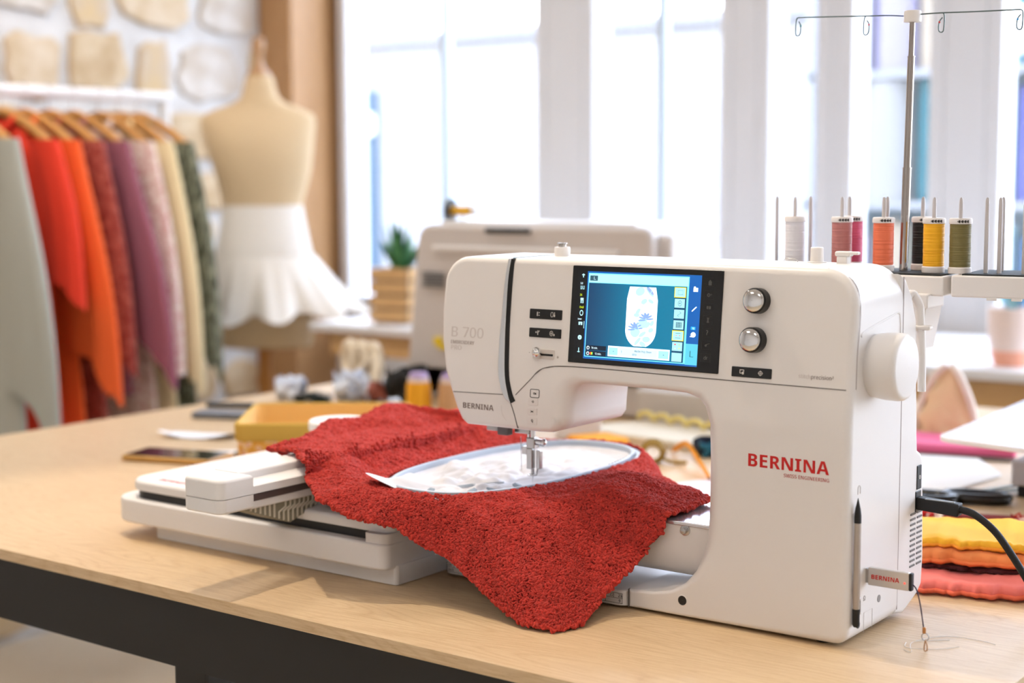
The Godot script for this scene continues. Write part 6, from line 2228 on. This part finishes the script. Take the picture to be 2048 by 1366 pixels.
func build_far_machine() -> void:
	# second machine across the table, seen from behind
	var t := thing("far_sewing_machine", "second white sewing machine seen from behind across the table", "sewing machine", Vector3(-1.12, 0.0, -1.16))
	var o := Vector3(1.12, 0, 1.16)
	var body := mat(Color(0.80, 0.77, 0.75), 0.45)
	var s := Shape.new()
	var outline := []
	outline.append_array([Vector2(-1.425, 0.004), Vector2(-1.255, 0.004), Vector2(-1.255, 0.215)])
	outline.append_array(arc2(Vector2(-1.235, 0.215), 0.02, 180, 90, 4))
	outline.append_array([Vector2(-0.995, 0.235), Vector2(-0.985, 0.16), Vector2(-0.865, 0.16), Vector2(-0.85, 0.2)])
	outline.append_array(arc2(Vector2(-0.875, 0.318), 0.025, 0, 90, 5))
	outline.append_array(arc2(Vector2(-1.355, 0.308), 0.035, 90, 172, 6))
	s.prism(outline, -1.23, -1.05, 0.008, 0.010, Transform3D(Basis.IDENTITY, o), 3)
	put("casing", s, body, t)
	s = Shape.new()
	s.rbox(Vector3(-1.12, 0.344, -1.13) + o, Vector3(0.45, 0.012, 0.12), 0.005)
	put("top_cover", s, M.white, t)
	s = Shape.new()
	s.rbox(Vector3(-1.165, 0.333, -1.051) + o, Vector3(0.105, 0.010, 0.014), 0.003)
	put("handle_slot", s, mat(Color(0.12, 0.13, 0.14), 0.5), t)
	s = Shape.new()
	s.rbox(Vector3(-1.13, 0.297, -1.047) + o, Vector3(0.43, 0.010, 0.012), 0.004)
	put("back_ledge", s, M.white, t)
	for k in 5:
		s = Shape.new()
		s.rbox(Vector3(-1.345, 0.222 + k * 0.0065, -1.047) + o, Vector3(0.055, 0.0032, 0.008), 0.001)
		put("vent_slot", s, mat(Color(0.42, 0.41, 0.40), 0.6), t)
	s = Shape.new()
	s.rbox(Vector3(-1.335, 0.115, -1.048) + o, Vector3(0.020, 0.016, 0.006), 0.001)
	s.rbox(Vector3(-1.318, 0.104, -1.048) + o, Vector3(0.034, 0.008, 0.006), 0.001)
	put("yellow_sticker", s, mat(Color(0.92, 0.80, 0.15), 0.6), t)
	s = Shape.new()
	s.rbox(Vector3(-1.02, 0.036, -1.13) + o, Vector3(0.80, 0.064, 0.16), 0.006)
	put("bed", s, body, t)
	s = Shape.new()
	s.rbox(Vector3(-0.715, 0.031, -1.12) + o, Vector3(0.30, 0.058, 0.20), 0.006)
	put("bed_module", s, mat(Color(0.78, 0.75, 0.72), 0.5), t)
	for q in [Vector2(-0.905, 0.072), Vector2(-0.735, 0.066)]:
		s = Shape.new()
		s.rbox(Vector3(q.x, q.y - 0.008, -1.046) + o, Vector3(0.07, 0.008, 0.010), 0.002)
		put("bed_slot", s, mat(Color(0.28, 0.32, 0.30), 0.6), t)
	s = Shape.new()
	s.rbox(Vector3(-0.845, 0.26, -1.14) + o, Vector3(0.04, 0.14, 0.13), 0.01)
	put("head_cover", s, mat(Color(0.84, 0.82, 0.81), 0.45), t)
	for q in [-1.40, -0.60]:
		s = Shape.new()
		s.cyl(Vector3(q, 0.0004, -1.12) + o, Vector3(q, 0.008, -1.12) + o, 0.012, 12)
		put("rubber_foot", s, M.rubber, t)
	# spool lying on its pin on top of the far machine
	t = thing("yellow_thread_spool", "yellow thread spool with black disc lying on the far machine", "thread spool", Vector3(-1.345, 0.368, -1.10), 0.15)
	var xr := Transform3D(Basis(Vector3(0, 0, 1), -PI / 2.0), Vector3.ZERO)
	s = Shape.new()
	s.lathe([Vector2(0.001, 0.0), Vector2(0.024, 0.0), Vector2(0.024, 0.004), Vector2(0.001, 0.004)], 24, xr)
	put("spool_disc", s, mat(Color(0.10, 0.11, 0.12), 0.5), t)
	s = Shape.new()
	s.lathe([Vector2(0.001, 0.004), Vector2(0.009, 0.005), Vector2(0.010, 0.05), Vector2(0.001, 0.052)], 20, xr)
	put("thread_winding", s, mat(Color(0.90, 0.68, 0.16), 0.7), t)
	s = Shape.new()
	s.lathe([Vector2(0.001, 0.052), Vector2(0.011, 0.053), Vector2(0.004, 0.062), Vector2(0.001, 0.066)], 20, xr)
	put("spool_holder", s, M.white, t)
	s = Shape.new()
	s.cyl(Vector3(0.03, -0.03, 0), Vector3(0.03, 0.0, 0), 0.003, 8)
	put("spool_pin", s, M.white, t)

func build_dress_form() -> void:
	var at := Vector3(-2.745, FLOOR_Y, -1.955)
	var face := 0.645     # turned so that the body's breadth runs along the view
	var t := thing("dress_form", "beige linen dress form on a wooden stand near the stone wall", "dress form", at, face)
	var linen := mat(Color.WHITE, 0.95)
	linen.albedo_texture = noise_tex(0.3, 61, [[0.0, Color(0.80, 0.69, 0.54)], [1.0, Color(0.87, 0.77, 0.62)]], 128, 2)
	linen.uv1_triplanar = true
	linen.uv1_scale = Vector3(8, 8, 8)
	# rings: height above floor, centre offset x, half breadth, half depth
	var rings := [[0.842, 0.010, 0.132, 0.098], [0.865, 0.010, 0.136, 0.102], [0.93, 0.008, 0.146, 0.112], [1.02, 0.004, 0.144, 0.110], [1.12, 0.002, 0.126, 0.096], [1.20, 0.004, 0.114, 0.084], [1.245, 0.004, 0.112, 0.082], [1.30, 0.006, 0.126, 0.092], [1.36, 0.006, 0.142, 0.106], [1.42, 0.000, 0.155, 0.112], [1.47, -0.004, 0.164, 0.100], [1.500, -0.004, 0.168, 0.080], [1.520, -0.003, 0.160, 0.064], [1.536, -0.002, 0.125, 0.055], [1.552, 0.0, 0.080, 0.050], [1.568, 0.002, 0.056, 0.046], [1.60, 0.002, 0.045, 0.042], [1.625, 0.002, 0.041, 0.039], [1.632, 0.002, 0.036, 0.034]]
	var rows := []
	for r in rings:
		var row := PackedVector3Array()
		for k in 36:
			var a := TAU * k / 36
			var c := cos(a)
			var sn := sin(a)
			var q := pow(pow(absf(c), 2.3) + pow(absf(sn), 2.3), -1.0 / 2.3)
			var bust := 1.0 + (0.16 * exp(-pow((r[0] - 1.40) / 0.06, 2.0)) * maxf(0.0, -sn))
			row.append(Vector3(r[1] + c * q * r[2], r[0], sn * q * r[3] * bust))
		rows.append(row)
	var s := Shape.new()
	s.grid(rows, true, true)
	put("torso", s, linen, t)
	s = Shape.new()
	s.lathe([Vector2(0.036, 1.630), Vector2(0.034, 1.640), Vector2(0.018, 1.655), Vector2(0.012, 1.675), Vector2(0.015, 1.695), Vector2(0.020, 1.720), Vector2(0.016, 1.740), Vector2(0.001, 1.746)], 20)
	put("wooden_finial", s, M.timber, t)
	s = Shape.new()
	s.lathe([Vector2(0.001, 0.842), Vector2(0.128, 0.842), Vector2(0.128, 0.838), Vector2(0.001, 0.836)], 30, Transform3D(Basis.from_scale(Vector3(1, 1, 0.74)), Vector3(0.01, 0, 0)))
	put("base_board", s, M.timber, t)
	s = Shape.new()
	s.lathe([Vector2(0.02, 0.84), Vector2(0.02, 0.76), Vector2(0.026, 0.74), Vector2(0.018, 0.70), Vector2(0.018, 0.30), Vector2(0.03, 0.26), Vector2(0.03, 0.20), Vector2(0.001, 0.19)], 16)
	put("stand_pole", s, mat(Color(0.72, 0.48, 0.22), 0.5), t)
	for k in 3:
		s = Shape.new()
		var a := TAU * k / 3 + 0.3
		s.tube(spline([Vector3(0, 0.24, 0), Vector3(cos(a) * 0.10, 0.20, sin(a) * 0.10), Vector3(cos(a) * 0.22, 0.04, sin(a) * 0.22), Vector3(cos(a) * 0.27, 0.012, sin(a) * 0.27)], 5), 0.014, 8)
		put("stand_foot", s, mat(Color(0.72, 0.48, 0.22), 0.5), t)
	# white peplum skirt worn by the form
	t = thing("peplum_skirt", "white flared peplum skirt pinned round the dress form", "skirt", at, face)
	var cloth := mat(Color(0.90, 0.87, 0.83), 0.9, 0.0, {"rim_enabled": true, "rim": 0.2})
	rows = []
	for r in [[1.255, 0.116, 0.088], [1.225, 0.120, 0.092], [1.18, 0.128, 0.102], [1.14, 0.136, 0.110], [1.105, 0.144, 0.116], [1.085, 0.148, 0.119]]:
		var row := PackedVector3Array()
		for k in 60:
			var a := TAU * k / 60
			var q := pow(pow(absf(cos(a)), 2.2) + pow(absf(sin(a)), 2.2), -1.0 / 2.2)
			row.append(Vector3(0.004 + cos(a) * q * r[1], r[0], sin(a) * q * r[2]))
		rows.append(row)
	s = Shape.new()
	s.grid(rows, true, true)
	put("skirt_yoke", s, cloth, t)
	rows = []
	for r in 12:
		var f := r / 11.0
		var row := PackedVector3Array()
		for k in 200:
			var a := TAU * k / 200
			var wave := sin(a * 11.0 + 0.6 * sin(a * 3.0)) * 0.030 * f * f + sin(a * 23.0) * 0.005 * f
			var flare := 0.010 + 0.105 * pow(f, 1.1) * (1.0 + 0.55 * maxf(0.0, cos(a - 0.15)) - 0.30 * maxf(0.0, -cos(a)))
			row.append(Vector3(0.004 + cos(a) * (0.142 + flare * 0.85 + wave), 1.108 - 0.175 * f + 0.035 * f * (cos(a) * 0.5) - 0.012 * f * sin(a * 11.0), sin(a) * (0.113 + flare * 0.85 + wave)))
		rows.append(row)
	s = Shape.new()
	s.grid(rows, true, true)
	put("ruffle", s, cloth, t)

func build_rack() -> void:
	var rx := -2.75
	var t := thing("clothes_rack", "white tubular clothes rack along the stone wall", "clothes rack", Vector3(rx, FLOOR_Y, -1.1))
	var s := Shape.new()
	s.cyl(Vector3(0, 1.555, 0.75), Vector3(0, 1.555, -0.52), 0.016, 14)
	put("rail", s, M.white_matte, t)
	for z in [0.73, -0.50]:
		s = Shape.new()
		s.cyl(Vector3(0, 0.03, z), Vector3(0, 1.555, z), 0.016, 14)
		put("upright", s, M.white_matte, t)
		s = Shape.new()
		s.cyl(Vector3(-0.22, 0.017, z), Vector3(0.22, 0.017, z), 0.016, 14)
		put("foot_bar", s, M.white_matte, t)
	var floral := mat(Color.WHITE, 0.9)
	floral.albedo_texture = noise_tex(0.05, 71, [[0.0, Color(0.86, 0.76, 0.70)], [0.55, Color(0.90, 0.84, 0.79)], [0.68, Color(0.72, 0.38, 0.38)], [0.8, Color(0.88, 0.80, 0.74)], [1.0, Color(0.55, 0.50, 0.36)]], 256, 2)
	floral.uv1_triplanar = true
	floral.uv1_scale = Vector3(3, 3, 3)
	var rustprint := mat(Color.WHITE, 0.9)
	rustprint.albedo_texture = noise_tex(0.05, 72, [[0.0, Color(0.50, 0.16, 0.12)], [0.55, Color(0.55, 0.20, 0.16)], [0.7, Color(0.74, 0.42, 0.36)], [1.0, Color(0.60, 0.24, 0.18)]], 256, 2)
	rustprint.uv1_triplanar = true
	rustprint.uv1_scale = Vector3(3, 3, 3)
	var stripe := mat(Color.WHITE, 0.9)
	stripe.albedo_texture = noise_tex(0.08, 73, [[0.0, Color(0.16, 0.17, 0.12)], [0.5, Color(0.28, 0.29, 0.22)], [0.62, Color(0.66, 0.66, 0.58)], [1.0, Color(0.24, 0.26, 0.18)]], 256, 2)
	stripe.uv1_triplanar = true
	stripe.uv1_scale = Vector3(4, 1, 4)
	# z, cloth, length, sleeve width, sleeve length, shoulder, label
	var wear := [
		[-0.960, mat(Color(0.66, 0.66, 0.62), 0.9), 0.78, 0.115, 0.60, 0.205, "light grey knit cardigan hanging on the rack", "cardigan"],
		[-1.075, mat(Color(0.86, 0.20, 0.08), 0.85), 0.86, 0.070, 0.34, 0.200, "bright red blouse hanging next to the grey cardigan", "blouse"],
		[-1.140, mat(Color(0.90, 0.36, 0.12), 0.85), 0.84, 0.125, 0.52, 0.200, "orange kimono sleeve top hanging beside the red blouse", "top"],
		[-1.215, rustprint, 0.88, 0.090, 0.50, 0.195, "rust red printed dress hanging behind the orange top", "dress"],
		[-1.290, mat(Color(0.56, 0.32, 0.38), 0.85), 0.70, 0.155, 0.46, 0.200, "mauve wide sleeve tunic hanging in the middle of the rack", "tunic"],
		[-1.375, floral, 0.86, 0.080, 0.52, 0.195, "pale floral print blouse hanging behind the mauve tunic", "blouse"],
		[-1.440, mat(Color(0.87, 0.79, 0.62), 0.9), 0.84, 0.085, 0.56, 0.195, "cream yellow shirt hanging near the end of the rack", "shirt"],
		[-1.505, stripe, 0.82, 0.080, 0.54, 0.200, "dark olive striped shirt hanging last on the rack", "shirt"]]
	var idx := 0
	for w in wear:
		var z: float = w[0]
		# wooden hanger
		var h := thing("wooden_hanger", "wooden hanger holding the %s" % w[6].split(" hanging")[0], "hanger", Vector3(rx, 0.655, z), 0.0, "wooden hangers on the rack")
		s = Shape.new()
		s.tube(spline([Vector3(0, -0.055, 0), Vector3(0, -0.02, 0), Vector3(0.016, 0.004, 0), Vector3(0.0, 0.0205, 0), Vector3(-0.016, 0.004, 0)], 5), 0.0018, 6)
		put("hook", s, M.steel, h)
		s = Shape.new()
		s.tube(spline([Vector3(-0.19, -0.135, 0), Vector3(-0.10, -0.085, 0), Vector3(0, -0.055, 0), Vector3(0.10, -0.085, 0), Vector3(0.19, -0.135, 0)], 6), 0.013, 8)
		put("shoulder_bar", s, mat(Color(0.74, 0.52, 0.26), 0.5), h)
		# garment
		var gm := thing(["grey_cardigan", "red_blouse", "orange_top", "rust_dress", "mauve_tunic", "floral_blouse", "cream_shirt", "olive_shirt"][idx], w[6], w[7], Vector3(rx, 0.655, z), 0.0, "garments on the rack")
		var sh: float = w[5]
		var nz := noise(6.0, 80 + idx, 2)
		var rows := []
		for r in 22:
			var f := r / 21.0
			var y: float = -0.075 - w[2] * f
			var half: float = lerpf(0.07, sh, smoothstep(0.0, 0.10, f)) * (1.0 - 0.10 * smoothstep(0.15, 0.45, f)) + 0.03 * smoothstep(0.5, 1.0, f)
			var row := PackedVector3Array()
			for k in 40:
				var a := TAU * k / 40
				var dp := 0.016 + 0.008 * f + 0.006 * f * sin(cos(a) * 14.0 + idx * 2.0 + f * 1.5)
				var drop := -0.06 * pow(absf(cos(a)), 2.0) * (1.0 - smoothstep(0.0, 0.2, f)) * half / sh
				row.append(Vector3(cos(a) * half, y + drop + 0.03 * f * nz.get_noise_1d(k * 2.0), sin(a) * dp))
			rows.append(row)
		s = Shape.new()
		s.grid(rows, true, true)
		put("garment_body", s, w[1], gm)
		for sd in [-1.0, 1.0]:
			rows = []
			for r in 16:
				var f := r / 15.0
				var row := PackedVector3Array()
				var c := Vector3(sd * (sh - 0.035 + 0.075 * f + 0.02 * sin(f * 3.0)), -0.125 - w[4] * f, 0.0)
				var wd: float = lerpf(0.058, w[3], smoothstep(0.0, 0.95, f)) * (0.92 + 0.08 * sin(f * 5.0))
				for k in 28:
					var a := TAU * k / 28
					var dp := 0.018 + 0.008 * f + 0.004 * f * sin(cos(a) * 9.0 + idx + f * 2.0)
					row.append(c + Vector3(cos(a) * wd, f * (-0.10 * maxf(0.0, cos(a) * sd) * w[3] / 0.1 + 0.03 * nz.get_noise_1d(k * 3.0)), sin(a) * dp))
				rows.append(row)
			s = Shape.new()
			s.grid(rows, true, true)
			put("sleeve", s, w[1], gm)
		s = Shape.new()
		s.tube(spline([Vector3(-0.065, -0.075, 0.01), Vector3(-0.03, -0.115, 0.032), Vector3(0.03, -0.115, 0.032), Vector3(0.065, -0.075, 0.01), Vector3(0.03, -0.065, -0.026), Vector3(-0.03, -0.065, -0.026)], 4, true), 0.010, 7, true)
		put("collar", s, w[1], gm)
		idx += 1
